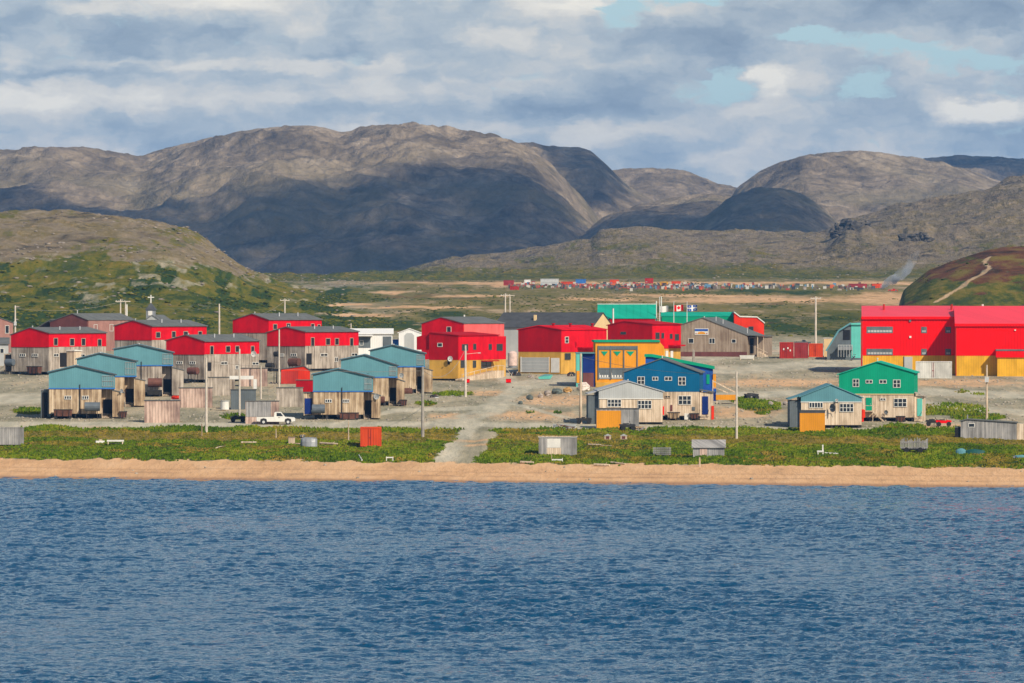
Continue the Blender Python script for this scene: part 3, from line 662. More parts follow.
    def steps(s, px0, px1, top, n=5, mat=None, y=-.15):
        mb = MB(); x0, x1 = s.X(px0), s.X(px1); H = s.Z(top)
        for i in range(n): mb.box(x0, x1, y-.28*(i+1), y-.28*i, H*(n-i)/(n+1)-.06, H*(n-i)/(n+1))
        for x in (x0, x1-.07): mb.bar((x+.03, y, H-.05), (x+.03, y-.28*n, .02), .06, .22)
        for x in (x0, x1-.07): mb.bar((x+.03, y, H+.85), (x+.03, y-.28*n, .9), .05, .07); mb.bar((x+.03, y-.28*n, 0), (x+.03, y-.28*n, .93), .06, .06)
        return mb.build('steps', mat or woodp, s.o)
    def door(s, a, b, c, d, mat, frame=None, out=.05, y=0.0, handle=True):
        dr = s.front('door', a, b, c, d, mat, out, y)
        if handle:
            x = s.X(c)-.22; z = (s.Z(b)+s.Z(d))/2; MB().box(x-.05, x+.05, y-out-.06, y-out+.01, z-.05, z+.05).build('handle', galv, dr)
        return dr
def tank_thing(B, label, px, py, w, h, mat, group='heating oil tanks beside the houses', y=-1.5, legs=blk, tray=False):
    """horizontal fuel tank on a steel stand, in front of building B"""
    c = B.world(B.X(px), y); L = w/B.s; r = h/B.s/2; z = B.Z(py)
    t = empty('fuel_tank', (c.x, c.y, B.P.z+B.up), R(B.arz)); tag(t, label, 'fuel tank', group)
    MB().tube((-L/2, 0, z), (L/2, 0, z), r, n=14).tube((-L/2-.06, 0, z), (-L/2, 0, z), r*.75, r, 14).tube((L/2, 0, z), (L/2+.06, 0, z), r, r*.75, 14).build('tank', mat, t, smooth=False)
    mb = MB()
    for sx in (-L*.36, L*.36):
        for sy in (-r*.7, r*.7): mb.bar((sx, sy*1.2, -.1), (sx, sy*.8, z-r*.55), .09, .09)
        mb.box(sx-.05, sx+.05, -r, r, z-r-.04, z-r*.86)
    mb.build('stand', legs, t); MB().tube((L*.2, 0, z+r-.02), (L*.2, 0, z+r+.25), .05).build('filler_pipe', legs, t)
    return t
def bin_thing(B, label, px0, py0, px1, py1, mat, name='steel_bin', cat='bin', y=-1.3, group='steel waste bins beside the houses', wheels=True):
    """open steel tray/skip with rim and small wheels"""
    c = B.world(B.X((px0+px1)/2), y); L = (px1-px0)/B.s; z0 = B.Z(py1); z1 = B.Z(py0)
    t = empty(name, (c.x, c.y, B.P.z+B.up), R(B.arz)); tag(t, label, cat, group)
    mb = MB(); k = .12; D = .7
    mb.add([(-L/2+k,-D+k,z0),(L/2-k,-D+k,z0),(L/2-k,D-k,z0),(-L/2+k,D-k,z0),(-L/2,-D,z1),(L/2,-D,z1),(L/2,D,z1),(-L/2,D,z1)], [(0,3,2,1),(0,1,5,4),(1,2,6,5),(2,3,7,6),(3,0,4,7)])
    mb.box(-L/2+.05, L/2-.05, -D+.05, D-.05, z1-.25, z1-.2); mb.build('body', mat, t)
    mb = MB().box(-L/2-.05, L/2+.05, -D-.05, -D+.03, z1-.06, z1+.05).box(-L/2-.05, L/2+.05, D-.03, D+.05, z1-.06, z1+.05).box(-L/2-.05, -L/2+.03, -D, D, z1-.06, z1+.05).box(L/2-.03, L/2+.05, -D, D, z1-.06, z1+.05)
    for q in (-.33, 0, .33): mb.box(q*L-.04, q*L+.04, -D-.04, -D+k, z0, z1-.06)
    mb.build('rim', blk, t)
    if wheels:
        for q in (-.4, .4): MB().tube((q*L, -D+.1, .25), (q*L, -D+.35, .25), .27, n=12).tube((q*L, D-.35, .25), (q*L, D-.1, .25), .27, n=12).build('wheel', rubber, t)
        MB().bar((-L*.45, 0, .25), (-L*.45, 0, z0+.02), .1, .1).bar((L*.45, 0, .25), (L*.45, 0, z0+.02), .1, .1).box(-L*.45, L*.45, -.08, .08, .3, .4).build('chassis', blk, t)
    return t
def dish(B, label, px, py, d, mat=None, y=-.5, face=-25):
    """satellite dish on a short mast fixed to the wall"""
    c = B.world(B.X(px), y, B.Z(py)+B.up); r = d/B.s/2
    t = empty('satellite_dish', c, R(face)); tag(t, label, 'satellite dish', 'satellite dishes on the houses')
    mb = MB(); n = 16; vs = [(0, .12*r, 0)]; fs = []
    for j, (q, yy) in enumerate(((.5, .04), (1, -.14))):
        for i in range(n): a = 2*math.pi*i/n; vs.append((r*q*math.cos(a), yy*r, r*q*math.sin(a)))
    for i in range(n): fs.append((0, 1+i, 1+(i+1) % n)); fs.append((1+i, 1+n+i, 1+n+(i+1) % n, 1+(i+1) % n))
    vs2 = [(v[0], v[1]+.05, v[2]) for v in vs]; m0 = len(vs); fs2 = [tuple(m0+i for i in f[::-1]) for f in fs]
    rim = [(1+n+i, 1+n+(i+1) % n, m0+1+n+(i+1) % n, m0+1+n+i) for i in range(n)]
    mb.add(vs+vs2, fs+fs2+rim).build('reflector', mat or greysd, t)
    MB().bar((0, .05, -r*.1), (0, -r*.9, -r*.15), .04, .04).box(-.08, .08, -r*.9-.1, -r*.9+.06, -r*.15-.08, -r*.15+.08).build('feed_arm', steel, t)
    MB().bar((0, .1, 0), (0, .45, -.3), .07, .07).bar((0, .45, -.3), (0, .6, -r-.2), .07, .07).build('mount', steel, t)
    return t

# ---- two-storey duplex of the left and middle quarter --------------------------------
def duplex(label, gl, gr, base, rz, sidepx, mid, el, pk, er, low, up, roof, group, wins=(), lwins=(), side_l=(), door=None, doorside=None, porch=None, grille=None, trim=None, vents=(), foot=.4, near=None, depth=None, slim=True):
    D = depth or min(24, max(11, sidepx/(pxm(at(near or gr, base))*abs(math.sin(R(rz))))))
    B = Bld('duplex_house', label, 'house', gl, gr, base, rz, D, group)
    B.gable(mid, el, pk, er, low, up, roof, foot=foot, trim=trim)
    for (x, y, w_, h_) in wins: B.win(x, y, w_, h_, 's', pane=glass)
    for (x, y, w_, h_) in lwins: B.win(x, y, w_, h_, 'f', cols=2)
    for (x, y, w_, h_) in side_l: B.win(x, y, w_, h_, 's', cols=2, frame=dark if w_ < 6 else whitep)
    if door: B.door(*door, dark)
    if doorside:
        d = B.side('door', *doorside, dark)
    if grille:                                   # slatted balcony screen on the side of the upper storey
        a, b, c, d = grille; mb = MB(); y0, y1 = sorted((B.X(a), B.X(c))); z0, z1 = B.Z(d), B.Z(b)
        for i in range(6): q = y0+(y1-y0)*i/5; mb.box(q-.03, q+.03, -.12, .02, z0, z1)
        for i in range(4): q = z0+(z1-z0)*i/3; mb.box(y0, y1, -.10, .02, q-.03, q+.03)
        mb.build('balcony_screen', galv, B.o)
    for (px, a, b) in vents: B.vent(px, a, b, 1.5)
    return B
# ------------------------------------------------------------------ teal houses
dullf = plain('dull_window_trim', (.42,.34,.26), .7, .1)
G_T = 'teal-topped duplex houses'; G_R = 'red-topped duplex houses'
def teal_house(label, pl, pc, pr, base, mid, elr, pk, err, porch, lower=woodw, door=None, wins=(), dl=None, midr=None):
    """gable front from pl to pr; the part right of pc is the recessed porch end with its screen"""
    B = Bld('duplex_house', label, 'house', pl, pr, base, -0.01, 15.0, G_T)
    s = B.s; D = B.D; zm = B.Z(mid); foot = .8
    x0, xc, x1 = B.x0, B.X(pc), B.x1; xp = B.X(pk[0]); zl, zp, zr = B.Z(elr), B.Z(pk[1]), B.Z(err)
    B.uw = MB().prism([(x0, zm), (x1, zm), (x1, zr), (xp, zp), (x0, zl)], 0, D).build('upper_wall', teal, B.o)
    B.lw = B.box('lower_wall', x0+.05, xc, .05, D-.05, foot, zm, lower)
    B.box('lower_wall', xc, x1-.05, 1.6, D-.05, foot, zm, lower)          # set back behind the door recess
    mb = MB(); ml = (zp-zl)/(xp-x0); mr = (zr-zp)/(x1-xp); ov = .3
    mb.prism([(x0-ov, zl-ml*ov+.01), (xp, zp+.01), (xp, zp+.16), (x0-ov, zl-ml*ov+.16)], -.25, D+.2)
    mb.prism([(xp, zp+.01), (x1+ov, zr+mr*ov+.01), (x1+ov, zr+mr*ov+.16), (xp, zp+.16)], -.25, D+.2)
    B.roof = mb.build('roof', rooft, B.o)
    MB().bar((xp, -.27, zp+.09), (x1+ov, -.27, zr+mr*ov+.09), .05, .2).bar((x0-ov, -.27, zl-ml*ov+.09), (xp, -.27, zp+.09), .05, .12).build('roof_edge', roofb, B.roof)
    B.box('trim', x0-.04, x1+.04, -.06, .03, zm-.10, zm+.09, trimb)
    # screen of the upper landing
    g0, g1 = B.X(pc+.8), x1-.25; z0, z1 = zm+.35, zr-.15; mb = MB()
    for i in range(7): q = g0+(g1-g0)*i/6; mb.box(q-.022, q+.022, -.1, .02, z0, z1)
    for i in range(3): q = z0+(z1-z0)*i/2; mb.box(g0, g1, -.12, .02, q-.025, q+.025)
    mb.build('balcony_screen', greysd, B.o)
    # dark doorway in the recess, steps up to it
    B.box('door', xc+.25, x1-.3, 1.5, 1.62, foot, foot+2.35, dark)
    mb = MB()
    for i in range(4): mb.box(xc+.1, x1-.3, 1.2-.38*i, 1.58-.38*i, foot*(4-i)/4-.1, foot*(4-i)/4)
    mb.bar((xc+.1, 1.4, foot+.9), (xc+.1, -.3, .9), .07, .09).bar((xc+.1, -.3, 0), (xc+.1, -.3, .9), .08, .08)
    mb.build('steps', woodp, B.o)
    # porch box with a sloping top that sticks out beyond the upper storey
    if porch:
        a, b, c, d = porch; pa, pc_ = B.X(a), B.X(c)
        pw = MB().prism([(pa, .25), (pc_, .25), (pc_, B.Z(d)), (pa, B.Z(b))], -.8, 3.2).build('porch', lower, B.o)
        MB().prism([(pa-.1, B.Z(b)+.01), (pc_+.15, B.Z(d)-.02), (pc_+.15, B.Z(d)+.08), (pa-.1, B.Z(b)+.11)], -.9, 3.3).build('porch_roof', roofg, pw)
    for (x, y, w_, h_) in wins: B.win(x, y, w_, h_, 'f', cols=3)
    B.vent(pk[0]+.5, pk[1]-1.5, pk[1]+4, 1.0)
    B.box('drain_pipe', B.X(pk[0]+3)-.06, B.X(pk[0]+3)+.06, -.18, -.06, foot, B.Z(mid-4), blk)
    mb = MB()
    for i in range(6):
        q = x0+.3+(x1-x0-.9)*i/5
        for yy in (.2, D/2, D-.6): mb.box(q, q+.4, yy, yy+.45, -1.2, foot-.01)
    mb.box(x0+.2, x1-.2, .25, D-.3, foot-.16, foot-.005); mb.build('footings', blk, B.o)
    B.xs = x1
    return B
H1 = teal_house('teal house at the far left of the front row, dark porch on its outer side', 49, 101.5, 115, 418.5, 388.5, 372.8, (77, 366.2), 375, (112.5, 390.5, 124, 393), wins=[(68, 397.6, 7, 3.6), (85.5, 397.6, 7, 3.6)])
lp = MB(); x = H1.x0
pq = H1.box('side_porch', x-1.35, x-.02, 1.5, 5.5, .0, H1.Z(390.5), slate); H1.box('opening', x-1.15, x-.25, 1.42, 1.54, .1, H1.Z(392.5), dark, pq); MB().box(x-1.5, x+.0, 1.3, 5.7, H1.Z(390.5)+.01, H1.Z(389.8)+.05).build('porch_roof', woodgr, pq)  # porch shade is put into the slate walls and the near-black panel
H2 = teal_house('teal house right behind the leftmost front one, its roof rising over it', 77, 124.5, 136.5, 407, 376.5, 359.5, (100, 353.7), 361.5, (134, 378.5, 145, 381))
H3 = teal_house('teal house behind the small pale wood sheds, red-brown tank at its wall', 114, 162, 173, 396.5, 365.5, 349.5, (138.5, 345), 353, (172, 367.5, 183.6, 370.5), lower=woodg)
H4 = teal_house('teal house beside the parked white pickup truck', 313, 363.5, 373, 419.5, 391.5, 375.2, (339, 369.5), 377.5, (371.5, 393.5, 380.5, 396), wins=[(328.5, 401, 7, 3.5), (346, 401, 6.5, 3.5)])
fl = H4.box('side_porch', H4.X(303.7), H4.x0+.02, .8, 4.2, .6, H4.Z(393), woodw); H4.box('door', H4.X(304.6), H4.X(312), .72, .84, .9, H4.Z(398.5), navy, fl)
MB().box(H4.X(303), H4.x0+.0, .6, 4.4, H4.Z(393)+.01, H4.Z(393)+.12).build('porch_roof', roofg, fl)
mb = MB()
for i in range(4): mb.box(H4.X(305), H4.X(311), .7-.35*(i+1), .7-.35*i, .72-.18*i, .8-.18*i)
mb.bar((H4.X(304.5), .7, 1.6), (H4.X(304.5), -.7, .9), .07, .08).bar((H4.X(311.5), .7, 1.6), (H4.X(311.5), -.7, .9), .07, .08).build('steps', slate, fl)
H5 = teal_house('middle teal house of the three stepping back by the white house', 341, 388.5, 397.5, 406, 377.5, 360.5, (365, 355.5), 366, (396.5, 379, 404.5, 382))
H6 = teal_house('teal house farthest back, next to the yellow and red block', 370, 416, 425, 393.5, 366.8, 351, (393, 345.6), 354, (423, 368, 432.5, 371))
tank_thing(H1, 'dark slate fuel tank at the front wall of the leftmost teal house', 92.3, 406.5, 15, 9, slatet)
bin_thing(H1, 'rust-brown steel tray on wheels under the leftmost teal house windows', 54, 409.5, 72.5, 416, rust)
tank_thing(H3, 'red-brown fuel tank against the teal house behind the wood sheds', 155, 382.5, 13.5, 9, rustr)
bin_thing(H3, 'black steel tray below the red-brown tank of the teal house', 147, 390, 162, 394.5, blk, wheels=False, y=-2.6)
tank_thing(H4, 'dark slate fuel tank beside the blue door of the teal house', 318.5, 408.8, 12.5, 9, slatet)
bin_thing(H4, 'rust-brown steel tray on wheels under the teal house near the pickup', 339.5, 412.8, 359, 419, rust)
tank_thing(H6, 'small brown fuel tank at the farthest teal house', 408.3, 391.5, 7.5, 7, rust)
tank_thing(H5, 'small brown fuel tank at the middle stepped teal house', 382, 400, 5, 7, rust)
dish(H4, 'pale satellite dish on the porch corner of the teal house by the pickup', 376.5, 396.5, 6, y=-1.2)
dish(H5, 'pale satellite dish on the middle stepped teal house', 401.5, 375.5, 5, y=-1.2)
dish(H1, 'pale satellite dish on the porch of the leftmost teal house', 121.5, 391, 4, y=-1.2)
bin_thing(H1, 'brown crate box beside the porch of the leftmost teal house', 119.5, 411.5, 127, 417.5, rust, name='scrap_crate', cat='crate', group='crates at the teal porches', wheels=False, y=-.6)
bin_thing(H5, 'brown crate box beside the porch of the middle stepped teal house', 400, 400, 407, 405.5, rust, name='scrap_crate', cat='crate', group='crates at the teal porches', wheels=False, y=-1.5)

# ------------------------------------------------------------------ red-topped duplexes of the back rows
def red_house(label, pl, pc, pr, base, mid, el, pk, ec, er, low=woodg, up=red, rz=-34, wins=(), fw=(), sw=(), sdoor=None, fdoor=None, vents=None, roof=roofg, foot=.65, Dmax=24):
    P = at(pc, base); D = min(Dmax, (pr-pc)/(pxm(P)*abs(math.sin(R(rz)))))
    B = Bld('duplex_house', label, 'house', pl, pc, base, rz, D, G_R)
    B.gable(mid, el, pk, ec, low, up, roof, foot=foot)
    B.box('trim', B.x0-.03, B.x1+.03, -.05, .03, B.Z(mid)-.1, B.Z(mid)+.02, redd)
    for q in wins: B.win(*q, 's', frame=dullf)
    for q in fw: B.win(*q, 'f', cols=3)
    for q in sw: B.win(*q, 's', cols=2)
    if sdoor: B.side('door', *sdoor, dark)
    if fdoor: B.front('door', *fdoor, dark)
    B.vent(pk[0]+.3, pk[1]-2.0, pk[1]+4.5, .8)
    for q in (.35, .7): MB().tube((B.x1*.5+B.X(pk[0])*.5, D*q, B.Z(pk[1])-.5), (B.x1*.5+B.X(pk[0])*.5, D*q, B.Z(pk[1]-1.5)), .12).build('vent_pipe', galv, B.roof)
    return B
RA = red_house('red-topped house standing alone at the far left, dark porch on its left', 11, 48.8, 107, 375, 347, 335.2, (30, 328), 333.3, 335.3, wins=[(55.6,341.8,4,7.5),(72,342.3,4.5,7.5),(83.5,342.3,4,7.5),(100,343.2,4,7.5)], fw=[(22.6,355.3,6,3),(35,355.3,6,3)], sw=[(56,355.3,5,3),(82,356,6,3),(95,356,6,3)], sdoor=(60,353,66.5,367))
pq = MB().box(RA.xs-.02, RA.xs+1.8, RA.Yd(66.7), RA.Yd(74), .3, RA.Z(351.5)).build('porch', woodp, RA.o)
MB().prismx([(RA.Yd(66.3), RA.Z(351.5)+.02), (RA.Yd(74.4), RA.Z(351.5)+.02), (RA.Yd(74.4), RA.Z(350.6)), (RA.Yd(66.3), RA.Z(349.8))], RA.xs-.01, RA.xs+2).build('porch_roof', whitep, pq)
pq = RA.box('side_porch', RA.X(3), RA.x0+.02, .3, 3.0, 0, RA.Z(354), woodp); RA.box('door', RA.X(4.8), RA.X(10.3), .22, .34, .6, RA.Z(355), dark, pq)
mb = MB()
for i in range(5): mb.box(RA.X(3.5-i*1.2), RA.X(5.5-i*1.2), -.6, .25, .9-.2*i, .98-.2*i)
mb.bar((RA.X(6), -.6, 1.8), (RA.X(-1), -.6, .7), .07, .1).bar((RA.X(-1), -.6, 0), (RA.X(-1), -.6, .8), .1, .1).build('steps', woodp, pq)
RB = red_house('small red-topped house between the brown hall and the teal gable', 114.4, 151.8, 207.3, 366, 340, 326.2, (133, 320.7), 326.4, 329.5, wins=[(158,335,4.5,6),(173.7,334.6,4,6.5),(185.8,334.2,4.5,5.5),(200.5,334,4,5)], foot=.4)
RC = red_house('red-topped house with its dark tank, behind the tall thin pole', 166, 204.4, 260, 383, 354.5, 341, (185.8, 335.5), 341.6, 343, wins=[(211.7,350.5,3.5,9),(228,349.5,4.5,6.5),(237.4,349.5,4,6.5),(253,351,3.5,9)], fw=[(179.6,363,6,3),(192.6,363,6,3)], sw=[(224,363.6,6.5,3),(237,368,3,4),(256,364.5,6.5,3)], sdoor=(207,362.5,211,371))
RD = red_house('largest red gable in the back row, its wood wall half hidden', 232.6, 268.6, 322.4, 363, 332.6, 320.3, (252.3, 314), 319.8, 323, wins=[(275,326.7,4,5.5),(288.5,325.7,4,5),(313,326.2,3.5,5),(319.5,327,3,5)])
RE = red_house('red-topped house just left of the low white house', 266.8, 305.2, 359.3, 372, 346, 333, (286, 327.3), 332, 335, wins=[(312.5,342,3.5,9),(328,341.9,4.5,7),(337,341.9,4,7),(352,342.5,3.5,8.5)], fw=[(282,355.2,4,3),(293.7,355,6,3)], sw=[(324,355.2,7,3),(336.5,360,3.5,5),(355,355.2,6,3)], sdoor=(306.5,353.5,311.5,364.5))
tank_thing(RC, 'red-brown fuel tank in front of the red house behind the thin pole', 197.4, 371, 11, 7, rustr)
bin_thing(RC, 'black steel sledge tray below the tank of that red house', 183, 381, 199, 386, blk, wheels=False, y=-3.4, name='steel_tray', cat='tray')
tank_thing(RE, 'dark brown fuel tank beside the doorway of the red house by the white house', 298.5, 362.3, 11.5, 8, rust)
tank_thing(RE, 'dark small fuel tank at the left corner of that same red house', 274, 366, 8, 6, blk)
tank_thing(RA, 'black fuel tank left of the isolated red house', 14, 362.5, 9, 7, slatet)
bin_thing(RA, 'rust-brown bin by the gable of the isolated red house', 31, 366.5, 45, 373.5, rust)
tank_thing(RC, 'small black fuel tank on the long side of the red house behind the thin pole', 262, 354, 5, 5, blk, y=5)
dish(RC, 'white satellite dish on the red house behind the thin pole', 231, 354.2, 6, whitep, y=8)
# ------------------------------------------------------------------ back row at the left
def hall(name, label, pl, pr, base, eav, ridge, wall, roof, D=12, gable_r=None, gable_l=None, rz=0, group=None, foot=0.0, cat='building', rdepth=.5, ov=.35):
    """long building whose ridge runs across the picture: eave row, ridge row"""
    B = Bld(name, label, cat, pl, pr, base, rz, D, group); ze, zp = B.Z(eav), B.Z(ridge); x0, x1 = B.x0, B.x1; yr = D*rdepth
    B.uw = MB().prismx([(0, foot), (D, foot), (D, ze), (yr, zp), (0, ze)], x0, x1).build('wall', wall, B.o)
    m_ = (zp-ze)/yr; mb = MB(); mb.prismx([(-ov, ze-m_*ov+.01), (yr, zp+.01), (yr, zp+.18), (-ov, ze-m_*ov+.18)], x0-.25, x1+.25)
    m2 = (zp-ze)/(D-yr); mb.prismx([(yr, zp+.01), (D+ov, ze-m2*ov+.01), (D+ov, ze-m2*ov+.18), (yr, zp+.18)], x0-.25, x1+.25)
    B.roof = mb.build('roof', roof, B.o); B.xs = x1 if rz <= 0 else x0; return B
# brown buildings
BR = Bld('long_building', 'brown long building with a dark red-brown gable, grey roof, behind the left red houses', 'building', 50, 87, 352, -30, 22, None)
BR.gable(None, 322, (72.5, 314), 320, None, brownr, roofg, foot=0, upx=None)
b2 = BR.box('wall', BR.xs, BR.xs+.12, .5, BR.D-.4, 0, BR.Z(320)-.1, brownp)
for x in (95, 111): BR.win(x, 328, 3.5, 7, 's', proud=.2)
BR.vent(73, 310.5, 316); 
pm = MB().prism([(BR.x0-4.2, BR.Z(329)), (BR.x0-.1, BR.Z(320)), (BR.x0-.1, BR.Z(320)+.2), (BR.x0-4.2, BR.Z(329)+.2)], .5, 10).build('lean_to_roof', roofg, BR.o)
BR.box('lean_to_wall', BR.x0-4, BR.x0-.05, .7, 9.8, 0, BR.Z(329.2), brownp)
BL = Bld('long_building', 'pinkish brown building cut by the left edge of the view', 'building', -30, 13, 353, 4, 12, None)
BL.gable(None, 318, (-12, 314), 323, None, brownp, roofg, foot=0); BL.win(7, 329.5, 4, 8)
PW = hall('low_house', 'whitish low house at the left edge, below the pinkish brown one', -26, 8.5, 366, 344, 338.5, greysd, roofg, D=9)
PW.win(2, 351, 4, 5); PW.win(-8, 351, 4, 5)
# church
CH_ = Bld('church', 'small church with a grey roof, open belfry and a cross above the red house', 'church', 144, 160.5, 347, -10, 16, None)
CH_.gable(None, 321.5, (152, 315.5), 321.5, None, greysd, roofg, foot=0)
tx = CH_.X(150); zt = CH_.Z(316)
tw = CH_.box('belfry', tx-1.0, tx+1.0, .3, 2.3, zt-1.5, CH_.Z(309.8), steel)
MB().add([(tx-1.25, .05, CH_.Z(310)+.02), (tx+1.25, .05, CH_.Z(310)+.02), (tx+1.25, 2.55, CH_.Z(310)+.02), (tx-1.25, 2.55, CH_.Z(310)+.02), (tx, 1.3, CH_.Z(302.5))], [(0,3,2,1),(0,1,4),(1,2,4),(2,3,4),(3,0,4)]).build('spire', roofb, tw)
CH_.box('opening', tx-.5, tx+.5, .22, .34, zt+.1, CH_.Z(311), whitep, tw)
zc_ = CH_.Z(302.8); MB().box(tx-.12, tx+.12, 1.2, 1.4, zc_-.2, CH_.Z(295)).box(tx-.75, tx+.75, 1.22, 1.38, CH_.Z(297.5)-.1, CH_.Z(297.5)+.15).build('cross', whitep, CH_.o)
CH_.win(157, 321, 1.6, 4)
# white houses
WH = hall('low_house', 'long low white house with a shaded porch behind the red and teal houses', 345, 392.5, 356, 334, 329.4, white, white, D=12)
WH.front('porch_shade_panel', 356, 337, 370.5, 348, slate, .04); WH.win(361.5, 343, 4, 5); WH.front('door', 382.8, 336.5, 391.5, 350, slate, .08)  # dark panel stands in for the shadow band under the porch roof
MB().prismx([(-1.6, WH.Z(336.2)), (0.1, WH.Z(335)), (0.1, WH.Z(334.6)), (-1.6, WH.Z(335.8))], WH.X(355), WH.X(373)).build('porch_roof', whitep, WH.o)
WS = Bld('shed', 'small white shed with a pale arched front opening beside the red and yellow block', 'shed', 398.8, 421.5, 353, 0, 5.5, 'white sheds')
WS.gable(None, 333, (409.5, 329), 333.5, None, white, white, foot=0)
op = MB(); xa, xb = WS.X(404.5), WS.X(414); zb_ = WS.Z(346); zt_ = WS.Z(333.2)
op.prism([(xa, .1), (xb, .1), (xb, zt_-.5), (xb-.5, zt_), (xa+.5, zt_), (xa, zt_-.5)], -.06, .05).build('opening', greysd, WS.o)
bb = at(396.3, 352); t_ = empty('blue_tarpaulin_box', bb); tag(t_, 'small bright blue covered box between the white house and white shed', 'box')
MB().box(-.8, .8, -.6, .6, 0, 2.6).build('body', trimb, t_); MB().box(-.95, .95, -.7, .7, 2.6, 2.85).build('lid', royal, t_)

# ------------------------------------------------------------------ centre
SP = Bld('red_house', 'red house with a faded pink long side, behind the red and yellow block', 'house', 421.5, 463.3, 360, -30, 18, None)
SP.gable(None, 324, (441, 317.5), 323.5, None, red, roofg, foot=0)
SP.box('faded_wall', SP.xs, SP.xs+.1, .2, SP.D-.1, 0, SP.Z(324), pink)
SP.win(449, 330, 4.5, 6.5); SP.box('trim', SP.x0-.05, SP.x1+.05, -.05, .03, SP.Z(337), SP.Z(336.5), whitep)
DH = hall('long_building', 'long building with a charcoal roof and cream gable end in the centre background', 493, 592, 356, 327.5, 313.2, greysd, roofd, D=17, rz=-16)
DH.gab = MB().prismx([(.0, 0), (DH.D, 0), (DH.D, DH.Z(327.5)), (DH.D/2, DH.Z(313.2)), (0, DH.Z(327.5))], DH.x1+.001, DH.x1+.08).build('gable_wall', cream, DH.o)
for px, r0, r1, w_ in ((530, 315, 321, 2.2), (535, 321, 323.5, 2), (571, 323, 326, 1.6)):
    x = DH.X(px); yv = 4.0; MB().box(x-w_/DH.s*.5, x+w_/DH.s*.5, yv-.4, yv+.4, DH.Z(327), DH.Z(r0)).build('chimney', cream, DH.roof)
# red over yellow block
RF = Bld('red_and_yellow_house', 'red and yellow house with a long wooden ramp, centre left', 'house', 429, 458, 381, -24, 20, None)
RF.gable(360, 334.2, (430, 333), 335.8, yellow, redd, redd, foot=.45, prc=None)  # gable face in a darker red: its shade is put into the colour
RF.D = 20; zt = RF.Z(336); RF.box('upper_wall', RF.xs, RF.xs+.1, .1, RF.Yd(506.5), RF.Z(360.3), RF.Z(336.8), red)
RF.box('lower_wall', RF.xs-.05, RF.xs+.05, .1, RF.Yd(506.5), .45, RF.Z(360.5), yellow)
wg = RF.box('side_wing', RF.X(415.5), RF.x0-.01, .5, 9, RF.Z(350), RF.Z(337), redd); MB().prism([(RF.X(415.5), RF.Z(337)+.01), (RF.x0-.02, RF.Z(337)+.01), (RF.x0-.02, RF.Z(333.8))], .5, 9).build('roof', redd, wg)
RF.win(440, 345, 5, 4, 'f'); RF.xs += .1
for x, y, w_, h_, c in ((464.4,347.5,6,6.5,2), (474.2,347,3,6,1), (490,347.5,3.2,6,1), (499.7,348,6,7,1), (463,364,5.5,7.5,2), (474,364.5,3,7,1), (486,365.3,10,7,2)): RF.win(x, y, w_, h_, 's', cols=c, frame=roofb, pane=glass)
RF.front('window', 447.6, 357.5, 450, 364.5, dark)
# the ramp with its railings
mb = MB(); X0, X1 = .8, 11.0; ys_ = RF.xs
rmp = empty('ramp', (0, 0, 0)); bpy.data.objects.remove(rmp)
a_ = RF.Yd(461)-3.2; b_ = RF.Yd(489)
mb.add([(ys_+.1, a_, .35), (ys_+1.5, a_, .35), (ys_+1.5, b_, RF.Z(371.5)), (ys_+.1, b_, RF.Z(371.5)), (ys_+.1, a_, .1), (ys_+1.5, a_, .1), (ys_+1.5, b_, .1), (ys_+.1, b_, .1)], [(0,1,2,3),(4,7,6,5),(0,4,5,1),(1,5,6,2),(2,6,7,3),(3,7,4,0)])
mb.box(ys_+.1, ys_+1.6, b_, RF.Yd(497), .1, RF.Z(371.5)); mb.build('ramp', woodp, RF.o)
mb = MB(); mb.bar((ys_+1.55, a_, 1.3), (ys_+1.55, b_, RF.Z(371.5)+1), .07, .1).bar((ys_+1.55, b_, RF.Z(371.5)+1), (ys_+1.55, RF.Yd(497), RF.Z(371.5)+1), .07, .1)
for i in range(8):
    k = i/7; y = a_+(RF.Yd(497)-a_)*k; z = (1.3+(RF.Z(371.5)-.35)*min(1, (y-a_)/(b_-a_))); mb.bar((ys_+1.55, y, 0), (ys_+1.55, y, z), .09, .09)
mb.bar((ys_+1.55, RF.Yd(497), RF.Z(371.5)+1), (ys_+1.55, RF.Yd(505), .9), .06, .08).bar((ys_+1.55, RF.Yd(505), 0), (ys_+1.55, RF.Yd(505), .92), .07, .07).build('railing', woodp, RF.o)
MB().box(RF.xs, RF.xs+1.4, RF.Yd(481), RF.Yd(493), RF.Z(361.5)-.1, RF.Z(361.2)+.05).build('canopy', redd, RF.o)
dish(RF, 'white satellite dish at the yellow corner of the red and yellow house', 451.5, 358.8, 5.5, whitep, y=-.6)
for px, py, w_, lab in ((467, 382.5, 5, 'small red box in front of the ramp of the red and yellow house'), (508.5, 382.5, 5, 'small red box just right of the red and yellow house')):
    c = at(px, py+.8); t_ = empty('red_box', c); tag(t_, lab, 'box', 'red boxes by the ramp'); MB().box(-.5, .5, -.4, .4, .15, .75).build('body', redb, t_); MB().box(-.56, .56, -.46, .46, .75, .84).build('lid', contr, t_); MB().box(-.45, -.3, -.4, .4, 0, .15).box(.3, .45, -.4, .4, 0, .15).box(-.35, .35, -.05, .05, .05, .15).build('feet', blk, t_)
